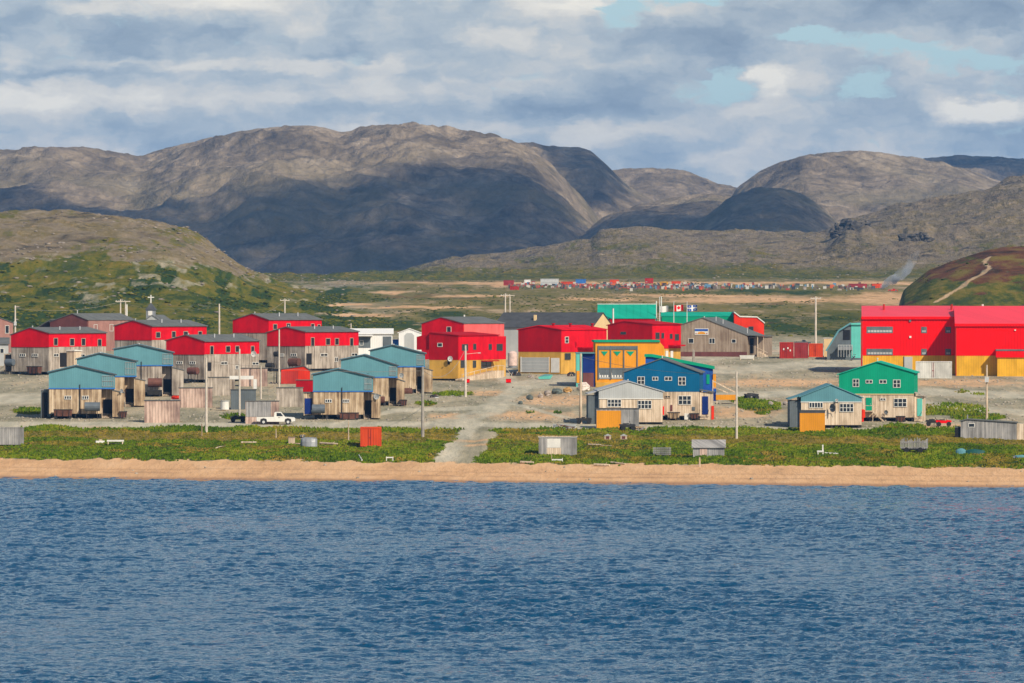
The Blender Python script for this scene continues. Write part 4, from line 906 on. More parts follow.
# second red over yellow house with its garage door
RG = Bld('red_and_yellow_house', 'red and yellow house with a wide white garage door', 'house', 518, 561, 374.5, -28, 20, None)
RG.gable(352, 330, (538.4, 326), 330, yellow, redd, red, foot=.1)  # gable gets a darker copy of the side's red, as shade
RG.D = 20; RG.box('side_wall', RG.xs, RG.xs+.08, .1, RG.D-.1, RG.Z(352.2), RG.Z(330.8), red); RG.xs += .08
RG.front('garage_door', 521.3, 357.6, 548.8, 372.4, greysd, .08)
mb = MB()
for i in range(5): q = RG.Z(372)+(RG.Z(358)-RG.Z(372))*i/4; mb.box(RG.X(521.3), RG.X(548.8), -.11, .0, q-.03, q+.03)
mb.box(RG.X(521)-.1, RG.X(521.4), -.14, .0, RG.Z(372.4), RG.Z(357)).box(RG.X(548.8), RG.X(549.3), -.14, .0, RG.Z(372.4), RG.Z(357)).build('door_frame', whitep, RG.o)
RG.door(551, 358, 559.3, 372.6, whitep); RG.win(566.3, 340, 3.6, 6.5, 's', rows=2, proud=.1); RG.win(567.4, 356.5, 5.5, 6.5, 's', cols=2, frame=roofb)
MB().box(RG.xs, RG.xs+1.2, RG.Yd(577), RG.Yd(592), RG.Z(348.5), RG.Z(347.8)+.1).build('canopy', redd, RG.o)
for px in (544, 561, 583): RG.vent(px, 323.5, 327, y=4, r=.25, mat=redd)
# upright pale tank
c = at(512.5, 368); t_ = empty('storage_tank', c); tag(t_, 'upright pale pinkish tank between the two red and yellow houses', 'tank'); s_ = pxm(c); r_ = 9.5/s_/2
MB().tube((0,0,.5), (0,0,15/s_), r_, n=20).tube((0,0,15/s_), (0,0,17/s_), r_, r_*.45, n=20).build('tank', plain('pinkish_tank_paint', (.62,.46,.40), .5), t_, smooth=False)
MB().tube((0,0,0), (0,0,.5), r_*.9, n=16).build('base', steel, t_)
# building under the orange one: blue and teal end
OR = Bld('orange_building', 'orange building with green triangles over three tall panels', 'building', 595.5, 664, 387, 2, 13, None)
x0, x1 = OR.x0, OR.x1; zt = OR.Z(342.3)
OR.box('wall', x0, OR.X(655), 0, 13, 0, zt, orange)
MB().prism([(OR.X(655)+.001, 0), (x1, 0), (x1, OR.Z(347)), (OR.X(660), zt), (OR.X(655)+.001, zt)], .01, 13).build('wall', orange, OR.o)
OR.box('roof', x0-.3, OR.X(660), -.3, 13.3, zt+.003, OR.Z(340.2), green)
mb = MB(); fx = [598.3, 610.6, 623.8, 637.2]
for x in fx: mb.box(OR.X(x)-.11, OR.X(x)+.11, -.16, .04, OR.Z(379.8), OR.Z(346))
mb.box(OR.X(598.3), OR.X(637.2), -.13, .04, OR.Z(349.8), OR.Z(346.2)).box(OR.X(598.3), OR.X(637.2), -.12, .04, OR.Z(369.2), OR.Z(368)); mb.build('panel_frame', slate, OR.o)
for a, b in zip(fx[:-1], fx[1:]):
    xa, xb = OR.X(a)+.5, OR.X(b)-.5; xm = (xa+xb)/2; MB().prism([(xa, OR.Z(351.5)), (xm, OR.Z(356.2)), (xb, OR.Z(351.5))], -.09, .03).build('green_triangle', green, OR.o)
    f_ = OR.front('window', a+.8, 369.4, b-.8, 379.2, slate, .08); mb = MB()
    for k in range(4): q = OR.X(a+1.2)+(OR.X(b-1.2)-OR.X(a+1.2)-.5)*k/3; mb.box(q, q+.28, -.11, -.06, OR.Z(377.4), OR.Z(375.2))
    mb.box(OR.X(a+1), OR.X(b-1), -.1, -.06, OR.Z(378.4), OR.Z(377.8)).box(OR.X(a+1), OR.X(a+1)+.06, -.1, -.06, OR.Z(378.4), OR.Z(373)); mb.build('pane', whitep, f_)
OR.front('plinth', 596, 382.5, 663, 387, yellow, .1)
NB = Bld('blue_annex', 'dark blue annex with a teal corner strip left of the orange building', 'building', 576.3, 594.8, 387, 1, 7, None)
NB.box('wall', NB.X(582.3), NB.x1, .5, 7, 0, NB.Z(353.7), navy); NB.box('corner_strip', NB.x0, NB.X(582.3)-.002, 0, 7, 0, NB.Z(353.7), tealb); NB.box('roof', NB.x0-.1, NB.x1, -.15, 7.1, NB.Z(353.7)+.003, NB.Z(352.7), teal)
NB.box('sign', NB.X(576.6), NB.X(580), -.08, 0, NB.Z(383), NB.Z(371), orange); NB.box('lower_panel', NB.X(582.6), NB.x1-.2, .42, .52, 0, NB.Z(373), brownr)
# third red house above the orange building
RH_ = Bld('red_and_yellow_house', 'red house with yellow base rising behind the orange building', 'house', 607.5, 652, 366, -26, 14, None)
RH_.gable(348.5, 325.5, (624, 321.5), 324.5, yellow, redd, redd, foot=.3)  # shaded left face painted as a deeper red than the lit side
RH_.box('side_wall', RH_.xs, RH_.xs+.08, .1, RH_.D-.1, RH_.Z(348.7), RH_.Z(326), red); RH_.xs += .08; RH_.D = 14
for x, y, w_, h_ in ((657, 335.8, 4, 6.5), (662.3, 335.8, 2.6, 5.5), (670.8, 336.5, 2.6, 5), (676.6, 337.5, 4, 6.5)): RH_.win(x, y, w_, h_, 's', frame=roofb)
RH_.win(623.3, 333.2, 5.5, 2.6, 'f', frame=roofb); MB().box(RH_.xs, RH_.xs+1.3, RH_.Yd(668), RH_.Yd(680), RH_.Z(346.5), RH_.Z(345)).build('canopy', redd, RH_.o)
for x in (666.5, 671.5): RH_.side('window', x-1.2, 351, x+1.2, 358.5, whitep, .07)
# big green-roofed halls
GH = hall('long_building', 'long hall with a steep green roof over a red wall, behind the flags', 598.3, 655, 352, 318.6, 305.2, redd, greenr, D=16, ov=.15)
GH.box('roof_edge', GH.x0-.3, GH.x1+.3, GH.D*.5-.1, GH.D*.5+.1, GH.Z(305.2)+.19, GH.Z(304.6)+.2, whitep);
mb = MB()
for i in range(1, 8): q = GH.x0+(GH.x1-GH.x0)*i/8; mb.bar((q, -.15, GH.Z(318.6)+.1), (q, GH.D*.5, GH.Z(305.2)+.22), .08, .1)
mb.box(GH.x0, GH.x1, -.2, -.1, GH.Z(318.6)-.02, GH.Z(318.6)+.12); mb.build('roof_seams', greenr, GH.roof)
GI = hall('long_building', 'lower green-fronted hall ending in an orange-red wing, behind the grey community hall', 661.7, 735, 351, 316.5, 312.8, green, greenr, D=14, ov=.1)
GW = Bld('red_wing', 'orange-red end wing of the green hall with one dark window', 'building', 733.5, 764, 351.5, 2, 14, None)
GW.x0 = GW.X(734.2); MB().prism([(GW.x0, 0), (GW.x1, 0), (GW.x1, GW.Z(323.5)), (GW.X(757), GW.Z(317.6)), (GW.X(740), GW.Z(317.2)), (GW.x0, GW.Z(312.8))], 0, 14).build('wall', redo, GW.o)
MB().prism([(GW.x0, GW.Z(312.8)+.01), (GW.X(740), GW.Z(317.2)+.01), (GW.X(757), GW.Z(317.6)+.01), (GW.x1+.2, GW.Z(323.7)+.01), (GW.x1+.2, GW.Z(323.7)+.3), (GW.X(757), GW.Z(317.6)+.28), (GW.X(740), GW.Z(317.2)+.28), (GW.x0, GW.Z(312.8)+.28)], -.2, 14.2).build('roof', whitep, GW.o)
GW.win(751, 328.7, 5, 4.5, frame=roofb)
# grey community hall with sign
CM = Bld('community_hall', 'grey wooden hall with a small painted sign under its gable', 'building', 679.5, 747, 357, -10, 20, None)
CM.gable(None, 325.5, (702.4, 318.2), 335.5, None, woodb, roofg, foot=0)
CM.front('skirt', 680, 352, 747, 357, brownr, .07); CM.win(691, 341, 5.5, 5); CM.win(712, 341, 6, 5.5, cols=2); CM.win(733.8, 341.2, 4.5, 4)
sg = CM.front('sign', 694.7, 328.6, 708.4, 335, whitep, .12)
z0, z1 = CM.Z(334.6), CM.Z(329.2); xa, xb = CM.X(695), CM.X(708.1)
MB().box(xa, xb, -.16, -.12, z0+.62*(z1-z0), z1).build('sign_stripe', royal, sg); mb = MB(); xm = (xa+xb)/2
MB().prism([(xm-.95, z0+.1), (xm+.95, z0+.1), (xm+.7, z0+.5), (xm, z0+.62), (xm-.7, z0+.5)], -.17, -.13).build('sign_emblem', orange, sg); MB().box(xa+.15, xm-1.1, -.16, -.12, z0+.12, z0+.3).build('sign_stripe', contr, sg); MB().box(xm+1.1, xb-.15, -.16, -.12, z0+.12, z0+.3).build('sign_stripe', contr, sg)
pr_ = CM.box('porch', CM.x1+.01, CM.X(763), 2.2, 12, 0, CM.Z(337), woodb); MB().prism([(CM.x1+.02, CM.Z(335.7)+.02), (CM.X(764.5), CM.Z(336.6)), (CM.X(764.5), CM.Z(335.9)), (CM.x1+.02, CM.Z(335)+.02)], .4, 12.5).build('porch_roof', roofg, pr_)
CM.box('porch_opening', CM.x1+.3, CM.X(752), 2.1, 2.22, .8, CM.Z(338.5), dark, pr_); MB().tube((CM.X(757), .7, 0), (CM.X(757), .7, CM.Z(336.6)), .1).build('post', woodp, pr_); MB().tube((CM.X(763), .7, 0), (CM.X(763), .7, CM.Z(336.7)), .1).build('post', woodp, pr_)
mb = MB()
for i in range(4): mb.box(CM.X(757+i*2.2), CM.X(760+i*2.2), -.2, 2, 0, 1.2-.28*i)
mb.bar((CM.X(757), -.2, 2.1), (CM.X(768), -.2, .9), .07, .09).build('steps', woodp, CM.o); CM.vent(702.6, 316.5, 320, mat=galv); 
for px, r0, r1 in ((712, 317, 320), (719, 320, 324), (743.5, 328, 332)): CM.vent(px, r0, r1+2, y=5)
c = at(747, 360); t_ = empty('plant_trough', c); tag(t_, 'long whitish wooden trough in front of the community hall steps', 'trough'); s_ = pxm(c)
L = 15/s_; MB().add([(-L/2+.2,-.5,.25),(L/2-.2,-.5,.25),(L/2-.2,.5,.25),(-L/2+.2,.5,.25),(-L/2,-.7,1.0),(L/2,-.7,1.0),(L/2,.7,1.0),(-L/2,.7,1.0)], [(0,3,2,1),(0,1,5,4),(1,2,6,5),(2,3,7,6),(3,0,4,7)]).build('body', whitep, t_)
MB().box(-L/2+.4, L/2-.4, -.55, .55, .75, .85).build('soil', brownr, t_); MB().box(-L/2+.1, -L/2+.35, -.5, .5, 0, .4).build('leg', woodp, t_); MB().box(L/2-.35, L/2-.1, -.5, .5, 0, .4).build('leg', woodp, t_)

# ------------------------------------------------------------------ blue house and what stands behind and before it
BG = Bld('long_building', 'blue building with a green sloping roof edge just behind the blue gable house', 'building', 645.5, 713, 400, 0, 9)
MB().prism([(BG.x0, 0), (BG.x1, 0), (BG.x1, BG.Z(369)), (BG.X(652), BG.Z(357)), (BG.x0, BG.Z(357))], 0, 9).build('wall', royal, BG.o)
MB().prism([(BG.x0-.2, BG.Z(357)+.01), (BG.X(652), BG.Z(357)+.01), (BG.x1+.3, BG.Z(369.3)), (BG.x1+.3, BG.Z(366.6)), (BG.X(652), BG.Z(354.4)), (BG.x0-.2, BG.Z(354.4))], -.4, 9.3).build('roof', green, BG.o)
MB().prism([(BG.x1+.001, BG.Z(389)), (BG.X(716), BG.Z(389)), (BG.X(716), BG.Z(374)), (BG.x1+.001, BG.Z(374))], -.3, 2.5).build('end_wall', orange, BG.o)
BG.front('door', 706.5, 374.5, 709.5, 384, green, .1); BG.front('trim', 702, 388.5, 716.2, 393, royal, .5)
BH = Bld('two_storey_house', 'big dark blue gable house over pale wood, small red oval on its corner', 'house', 624, 699.5, 420, -3, 12, None)
BH.gable(391.9, 372.6, (661.7, 359), 372.6, woodp, blue, roofg, foot=.7, ov=.35)
BH.win(641, 380.7, 7.5, 8, cols=2, rows=2); BH.win(655.2, 378.8, 6, 3.8, cols=2); BH.win(668.3, 378.8, 7.5, 4, cols=2); BH.win(682, 381.2, 7.5, 8.5, cols=2, rows=2)
BH.win(667.6, 397, 5.5, 2.6, cols=2, frame=woodp); BH.win(684.8, 400.3, 13, 9, cols=3, rows=2); BH.vent(661.9, 356, 362.5, y=1)
pr_ = BH.box('porch', BH.x1+.01, BH.X(711.8), .6, 5, .0, BH.Z(392.5), woodp); MB().prism([(BH.x1+.02, BH.Z(390.6)), (BH.X(713), BH.Z(392.8)), (BH.X(713), BH.Z(392)), (BH.x1+.02, BH.Z(389.8))], .3, 5.3).build('porch_roof', roofg, pr_)
BH.box('door', BH.X(702), BH.X(708), .5, .62, .9, BH.Z(396.5), navy, pr_); mb = MB()
for i in range(4): mb.box(BH.X(700.5), BH.X(709), .55-.33*(i+1), .55-.33*i, .65-.18*i, .74-.18*i)
mb.bar((BH.X(700.3), .5, 1.75), (BH.X(700.3), -.8, .9), .07, .08).bar((BH.X(709.3), .5, 1.75), (BH.X(709.3), -.8, .9), .07, .08).bar((BH.X(709.3), -.8, 0), (BH.X(709.3), -.8, .92), .08, .08).build('steps', woodp, pr_)
BH.box('trim', BH.X(711.2), BH.X(713.8), .5, .8, 0, BH.Z(406), redo, pr_)
MB().tube((BH.X(661.7), -.35, BH.Z(415)), (BH.X(661.7), -.35, BH.Z(406.5)), .42, n=12).build('red_gas_bottle', redb, BH.o)
BH.front('air_vent', 670.5, 405, 672.5, 411, brownr); BH.front('air_vent', 692, 407, 695, 410.5, slate)
c = BH.world(BH.X(687.4), -1.0); t_ = empty('white_cooler', (c.x, c.y, BH.P.z)); tag(t_, 'small white box standing before the blue house', 'box'); MB().box(-.45,.45,-.4,.4,.08,.95).build('body', whitep, t_); MB().box(-.47,.47,-.42,.42,.98,1.05).build('lid', white, t_); MB().box(-.4,.4,-.35,.35,0,.08).build('feet', blk, t_)
bin_thing(BH, 'rust-brown bin under the lower windows of the blue house', 668, 412.5, 680, 418.5, woodw, name='timber_bin', y=-1.1)
bin_thing(BH, 'dark steel tray right of the white box at the blue house', 690, 413.5, 699, 418.5, rust, y=-1.1)
# orange balcony with its ramp, right of the blue house
c = at(726, 404); s_ = pxm(c); t_ = empty('deck', c); tag(t_, 'orange-fronted raised deck with a slanting wooden rail right of the blue house', 'deck')
zA, zB = (404-400)/s_, (404-393)/s_; MB().box(-10/s_, 10/s_, 0, 3, zA, zB-.35).build('front_panel', orange, t_); MB().box(-14/s_, -10.1/s_, .1, 3, zA-.2, zB+.2).build('door_box', navy, t_)
MB().bar((-13/s_, 1.2, (404-381)/s_), (9.5/s_, 1.2, zB+.1), .12, .2).bar((-13/s_, 1.2, (404-387)/s_), (2/s_, 1.2, zB), .1, .15).bar((-13/s_, 1.2, 0), (-13/s_, 1.2, (404-380)/s_), .15, .15).build('rail', woodp, t_)
for q in (-9, 9): MB().box(q/s_-.1, q/s_+.1, .2, .4, -.1, zA).build('leg', woodp, t_)
# grey-roofed single-storey house with the long window row, its shed
def front_house(label, pl, pc, pr, base, mid, el, pk, er, up, roof, wins, low=woodp):
    B = Bld('front_house', label, 'house', pl, pr, base, 3, 13, 'single-storey houses near the shore')
    B.gable(mid, el, pk, er, low, up, roof, foot=.35, lowx=(pl+.3, pr)); B.box('side_wall', B.x0-.12, B.x0-.001, -.02, B.D, .2, B.Z(el)-.05, slate)  # slate sheet darkens the left wall in place of its shade
    wx = (pc-pl)/B.s
    if wx > .5:
        q = B.box('side_porch', B.x0-wx, B.x0-.13, .4, 7, .1, B.Z(el+1.5), slate); MB().prism([(B.x0-wx-.1, B.Z(el+2.5)), (B.x0-.1, B.Z(el+1)), (B.x0-.1, B.Z(el)), (B.x0-wx-.1, B.Z(el+1.5))], .2, 7.2).build('porch_roof', roof, q)
    for q in wins: B.win(*q)
    return B
GR = front_house('pale wood house with a light grey metal gable', 599, 588.5, 663, 424.5, 399, 391, (629, 382), 392, greysd, roofl, [(614.4, 403.3, 14, 7.5, 'f', 4, 2), (644.6, 404.8, 14, 8.5, 'f', 4, 2)])
GR.box('side_porch', GR.X(588.5), GR.x0-.13, .8, 7, .05, GR.Z(396), slate); MB().prism([(GR.X(587.8), GR.Z(394.6)), (GR.x0-.05, GR.Z(391.6)), (GR.x0-.05, GR.Z(390.8)), (GR.X(587.8), GR.Z(393.8))], .4, 9).build('porch_roof', roofl, GR.o); GR.vent(629.3, 380, 385, y=4, r=.07)  # dark slate block and its roof stand in for the shaded left wall
TR = Bld('front_house', 'small teal-gabled wood house with a big dark satellite dish', 'house', 801, 861.8, 428, 3, 13, 'single-storey houses near the shore')
TR.gable(402.3, 397, (830.8, 385.2), 398, woodp, teal, rooft, foot=.45); TR.win(816, 405.3, 14, 5.5, 'f', 5); TR.win(846.5, 408, 14, 8.5, 'f', 4, 2)
TR.box('side_porch', TR.X(790), TR.x0-.01, .8, 8, .1, TR.Z(401), slate); MB().prism([(TR.X(788.5), TR.Z(400)), (TR.x0-.05, TR.Z(396.3)), (TR.x0-.05, TR.Z(395.4)), (TR.X(788.5), TR.Z(399.2))], .3, 9).build('porch_roof', rooft, TR.o); TR.vent(831, 384, 389, y=1.5)  # slate block gives the left side its shade by colour
TR.box('trim', TR.x0-.05, TR.x1+.05, -.07, .02, TR.Z(402.4)-.05, TR.Z(402)+.02, whitep)
GR.box('trim', GR.x0-.05, GR.x1+.05, -.07, .02, GR.Z(399)-.05, GR.Z(399)+.08, whitep)
dish(TR, 'big dark grey satellite dish in front of the small teal-gabled house', 832.5, 408, 8.5, plain('dark_dish', (.10,.11,.12), .5), y=-1.0, face=-50); dish(TR, 'small pale satellite dish above the dark one on the teal-gabled house', 836.5, 400.5, 3.2, whitep, y=-.5)
def shed(label, pl, pr, base, top, mat, D=3.0, roof=roofb, rz=0, group='plank sheds between the houses', parts=(), slope=.25, roofname='roof', cat='shed', ov=.12, front=None):
    B = Bld('shed', label, cat, pl, pr, base, rz, D, group); z = B.Z(top)
    MB().prismx([(0, -.1), (D, -.1), (D, z-slope*.3), (0, z)] if slope >= 0 else [(0, -.1), (D, -.1), (D, z), (0, z+slope)], B.x0, B.x1).build('wall', mat, B.o)
    zf, zb = (z, z-slope*.3) if slope >= 0 else (z+slope, z)
    MB().prismx([(-ov, zf+.004), (D+ov, zb+.004), (D+ov, zb+.14), (-ov, zf+.14)], B.x0-ov, B.x1+ov).build(roofname, roof, B.o); B.xs = B.x1
    for (nm, a, b, c, d, mt) in parts: B.front(nm, a, b, c, d, mt, .05)
    return B
shed('shed with an orange front half and a grey plank half, before the grey-gabled house', 596, 639, 429, 409, woodgr, D=3.2, roof=roofb, parts=[('orange_panel', 596.6, 410.8, 621, 428.3, orange)])
shed('orange-fronted shed with a black roof edge at the teal-gabled house', 799.8, 825, 431.5, 411, orange, D=3.2, roof=roofb, parts=[('fascia', 799.6, 410.4, 825.2, 413, roofb)])
# green house
GN = Bld('two_storey_house', 'big green gable house over pale wood with a green door', 'house', 839, 914, 422, -3, 12, None)
GN.gable(394.6, 374.8, (877, 362.5), 373.2, woodp, green, greenr, foot=.7, ov=.35)
GN.win(856, 383.3, 6.5, 8, cols=2, rows=2); GN.win(869.2, 382, 7, 3.6, cols=2); GN.win(883, 382, 7.5, 3.8, cols=2); GN.win(896.8, 384, 7.5, 8, cols=2, rows=2); GN.win(883, 399.6, 6, 2.6, cols=2); GN.win(900.3, 403, 13, 8.5, cols=3, rows=2)
GN.door(866, 398, 872, 410.8, green, out=.07); GN.vent(877.2, 358.5, 366, y=1); GN.front('trim', 839.5, 394.2, 914, 395, cream, .09)
mb = MB(); mb.box(GN.X(862.5), GN.X(873.5), -1.3, 0, GN.Z(411.8), GN.Z(411)); 
for i in range(6): mb.box(GN.X(873.7+i*1.8), GN.X(875.7+i*1.8), -1.25, -.1, GN.Z(413.2+i*1.7)-.08, GN.Z(413.2+i*1.7))
mb.bar((GN.X(873.5), -1.3, GN.Z(411.5)), (GN.X(884.5), -1.3, 0), .08, .25).bar((GN.X(873.5), -1.3, GN.Z(405.5)), (GN.X(884.5), -1.3, .8), .07, .1).box(GN.X(862.5), GN.X(862.9), -1.3, -1.2, 0, GN.Z(406)).box(GN.X(873.2), GN.X(873.6), -1.3, -1.2, 0, GN.Z(405.6)).box(GN.X(862.5), GN.X(873.6), -1.3, -1.22, GN.Z(406.2), GN.Z(405.7)); mb.build('steps', woodp, GN.o)
MB().tube((GN.X(863.3), -1.5, GN.Z(418)), (GN.X(863.3), -1.5, GN.Z(410.5)), .42, n=12).tube((GN.X(863.3), -1.5, GN.Z(410.5)), (GN.X(863.3), -1.5, GN.Z(409.5)), .42, .15, n=12).box(GN.X(862.3), GN.X(864.3), -1.8, -1.2, 0, GN.Z(418)).build('red_gas_bottle', redo, GN.o)
pr_ = GN.box('porch', GN.x1+.01, GN.X(924), .8, 5, .0, GN.Z(397), woodp); MB().prism([(GN.x1+.02, GN.Z(393.4)), (GN.X(925), GN.Z(397.2)), (GN.X(925), GN.Z(396.4)), (GN.x1+.02, GN.Z(392.6))], .4, 5.3).build('porch_roof', woodg, pr_)
GN.box('door', GN.X(917), GN.X(922), .7, .82, .9, GN.Z(399), tealb, pr_); mb = MB()
for i in range(4): mb.box(GN.X(914.5), GN.X(922), .75-.33*(i+1), .75-.33*i, .65-.18*i, .74-.18*i)
mb.bar((GN.X(914.8), .7, 1.75), (GN.X(914.8), -.6, .9), .07, .08).bar((GN.X(914.8), -.6, 0), (GN.X(914.8), -.6, .92), .08, .08).bar((GN.X(922), .7, 1.75), (GN.X(922), -.6, .9), .07, .08).build('steps', woodp, pr_)
dish(GN, 'small dark satellite dish on the lower wall of the green house', 886.3, 412.5, 4.2, slate, y=-.5)
bin_thing(GN, 'reddish brown tray below the wide window of the green house', 896.5, 416.5, 905.5, 421.5, rust, y=-1.1)

# ------------------------------------------------------------------ big red and yellow hall at the right
BB = Bld('great_red_hall', 'huge bright red hall with a yellow base, grey window bands and a nearer wing', 'building', 862.5, 954.8, 374, .01, 26, None, near=862.5)
x0, x1 = BB.x0, BB.X(956); D = 26; ze, zr = BB.Z(317.3), BB.Z(306.8)
def gabled(x0, x1, y0, y1, z0, ze, zr, wall, roof, name, yl=None, edge=True):
    yr = (y0+y1)/2; MB().prismx([(y0, z0), (y1, z0), (y1, ze), (yr, zr), (y0, ze)], x0, x1).build(name, wall, BB.o); m_ = (zr-ze)/(yr-y0)
    r_ = MB().prismx([(y0-.3, ze-m_*.3+.01), (yr, zr+.01), (yr, zr+.2), (y0-.3, ze-m_*.3+.2)], x0-.2, x1+.2).prismx([(yr, zr+.01), (y1+.3, ze-m_*.3+.01), (y1+.3, ze-m_*.3+.2), (yr, zr+.2)], x0-.2, x1+.2).build('roof', roof, BB.o)
    MB().box(x0-.21, x1+.21, y0-.36, y0-.29, ze-m_*.3-.38, ze-m_*.3+.16).build('gutter', redb, r_); return r_
gabled(x0, x1, 0, D, BB.Z(355.6), ze, zr, redb, pinkroof, 'upper_wall')
BB.box('lower_wall', x0+.05, x1, .06, D-.1, -.2, BB.Z(355.6)-.002, yellowb)
BB.D = D; BB.box('corner_trim', x0-.35, x0-.01, -.02, .6, 0, ze, contr)
for (a, b, c, d, n) in ((866.5,326.7,892.8,333.2,4), (921,326.9,926.7,333.2,1), (945,326.9,950.8,333.2,1), (866.5,348.9,892.8,355.2,4), (921,348.9,926.7,355.2,1), (945,348.9,950.8,355.2,1)):
    f_ = BB.front('window_band' if n > 1 else 'window', a, b, c, d, slate, .05); z0, z1 = BB.Z(d)+.18, BB.Z(b)-.5; mb = MB(); xa, xb = BB.X(a)+.2, BB.X(c)-.2
    for k in range(n*2): q = xa+(xb-xa)*k/(n*2); mb.box(q+.05, q+(xb-xa)/(n*2)-.05, -.08, -.04, z0, (z0+z1)/2+.1)
    mb.build('pane', greysd, f_)
gd = BB.front('garage_door', 904.3, 356.8, 912.3, 371, greysd, .1); BB.front('door_frame', 903.6, 356.2, 904.2, 372, slate, .14, parent=gd)
for px, py in ((910, 321), (910.2, 337)): BB.front('wall_lamp', px-1, py-1, px+1, py+1, slate if py < 330 else whitep, .3)
# nearer wing
WY = -8.5; sW = BB.s*1.0
z2e, z2r = BB.Z(324.0), BB.Z(307.0)
w0, w1 = BB.X(954.8), BB.X(1150)
gabled(w0, w1, WY, WY+24, BB.Z(355.4), z2e, z2r, redb, pinkroof, 'upper_wall'); BB.box('lower_wall', w0+.05, w1, WY+.06, WY+23, -1.0, BB.Z(355.4)-.002, yellowb)
BB.box('corner_trim', w0-.02, w0+.14, WY-.05, WY+.2, -.9, z2e-.1, contr); BB.box('plinth', w0+.03, BB.X(990), WY-.12, WY+.1, -1.0, -.45, cream)
zz0, zz1 = BB.Z(349), BB.Z(352.5)
gx = BB.X(995.5); BB.box('garage', gx, w1-1, WY-3.0, WY+.02, -1.2, BB.Z(357), yellowb); BB.box('garage_roof', gx-.25, w1-.8, WY-3.3, WY+.01, BB.Z(357)+.003, BB.Z(350.5), redb); BB.box('roof_edge', gx-.3, w1-.75, WY-3.4, WY+.01, BB.Z(350.5)+.003, BB.Z(350.5)+.3, slate)
BB.box('wall_lamp', BB.X(1013.5)-.15, BB.X(1013.5)+.15, WY-.3, WY, BB.Z(330.5), BB.Z(329.5), whitep)
for px in (884, 952, 983): MB().tube((BB.X(px), 8, zr-.8), (BB.X(px), 8, BB.Z(304.3)), .22).build('vent_pipe', contr if px < 960 else whitep, BB.o)
# teal slanted building beyond
TS = Bld('teal_hall', 'pale teal building with a slanting roof and dark windows, left of the great red hall', 'building', 826, 860, 360, .01, 14, None, near=846)
MB().prism([(TS.X(827), 0), (TS.X(862), 0), (TS.X(862), TS.Z(321.5)), (TS.X(851), TS.Z(323.5)), (TS.X(839), TS.Z(331)), (TS.X(827), TS.Z(350))], 0, 14).build('wall', slate, TS.o)  # slate colour stands in for the teal building's side in shadow
TS.front('light_wall', 851.2, 325, 861, 358, tealb, .1); TS.front('roof_edge', 850.6, 323, 861.8, 324.8, tealb, .5)
MB().bar((TS.X(826), -.3, TS.Z(351)), (TS.X(838.8), -.3, TS.Z(330.5)), .9, .35).bar((TS.X(838.8), -.3, TS.Z(330.5)), (TS.X(851), -.3, TS.Z(323)), .9, .35).build('roof', teal, TS.o)
TS.front('window', 843, 330, 850, 340, dark); dk = TS.front('terrace', 838, 346.5, 852.5, 350, steel, 2.0); mb = MB()
for i in range(6): q = TS.X(838)+(TS.X(852.5)-TS.X(838)-.1)*i/5; mb.box(q, q+.1, -2.05, -1.95, TS.Z(357), TS.Z(344.8))
mb.box(TS.X(838), TS.X(852.5), -2.06, -1.94, TS.Z(345.4), TS.Z(344.8)); mb.build('railing', greysd, dk)
mb = MB(); 
for i in range(4): mb.box(TS.X(849+i*1.5), TS.X(851.5+i*1.5), -3.4, -2.1, TS.Z(361.5-i*2.4)-.1, TS.Z(361.5-i*2.4))
mb.bar((TS.X(846), -3, TS.Z(366)), (TS.X(855), -3, TS.Z(356)), .2, .3).build('steps', slate, TS.o)
shed('cream flat-roofed hut left of the slanting teal building', 824, 832.5, 357, 338.5, cream, D=3, roof=whitep, group=None)
# ------------------------------------------------------------------ sheds and yards
shed('pale plank shed with dark flat roof in the front row, left of the tall pole', 144.5, 180, 423, 401, woodk, 3.2)
shed('plank shed with a low roof behind the front one, just left of the tall pole', 179, 212.5, 407.5, 388, woodk, 3.4, roof=roofg)
shed('grey plank shed below the red house with the thin pole', 208, 235, 395.5, 377.5, woodg, 3.4, roof=roofg)
shed('dark weathered shed left of the second thin pole', 231, 256, 409.5, 390, slate, 3.2)
shed('long low grey and pink shed behind the white pickup', 245.5, 279, 424, 401.5, woodk, 3.2, roof=roofg, parts=[('grey_panel', 246, 402, 271, 417, woodgr)])
shed('grey plank shed between the red hut and the white pickup', 276.5, 303, 407, 388, woodg, 3.4, roof=roofg)
shed('pinkish shed with a low gabled roof under the red houses', 240, 267.5, 386.5, 368.5, woodk, 4, roof=roofg)
PS = Bld('shed', 'bright orange-red hut with a dark roof below the central red house', 'shed', 281, 310, 384, 0, 4.5, 'plank sheds between the houses')
PS.gable(None, 369.5, (304, 366.5), 370.5, None, redo, roofb, foot=0); PS.front('side_panel', 281.4, 371, 298, 383.6, contr, .06)
shed('low hut with a grey roof and a red front, half hidden by the teal roof', 296, 313, 392, 380.5, redd, 3, roof=roofg)
def thing_at(name, label, cat, px, py, rz=0, group=None):
    c = at(px, py); t = empty(name, c, R(rz)-math.atan2(c.x, c.y)); tag(t, label, cat, group); return t, pxm(c)
t_, s_ = thing_at('white_tank', 'white upright tub standing between the plank sheds', 'tub', 224.7, 410.5)
MB().tube((0,0,.15), (0,0,9/s_), 4.3/s_, n=16).build('body', whitep, t_); MB().tube((0,0,9/s_), (0,0,9.8/s_), 4.7/s_, n=16).build('lid', greysd, t_); MB().box(-.5,.5,-.5,.5,0,.15).build('base', woodp, t_)
t_, s_ = thing_at('white_beam_frame', 'white beam on posts standing over the dark shed', 'frame', 242, 409)
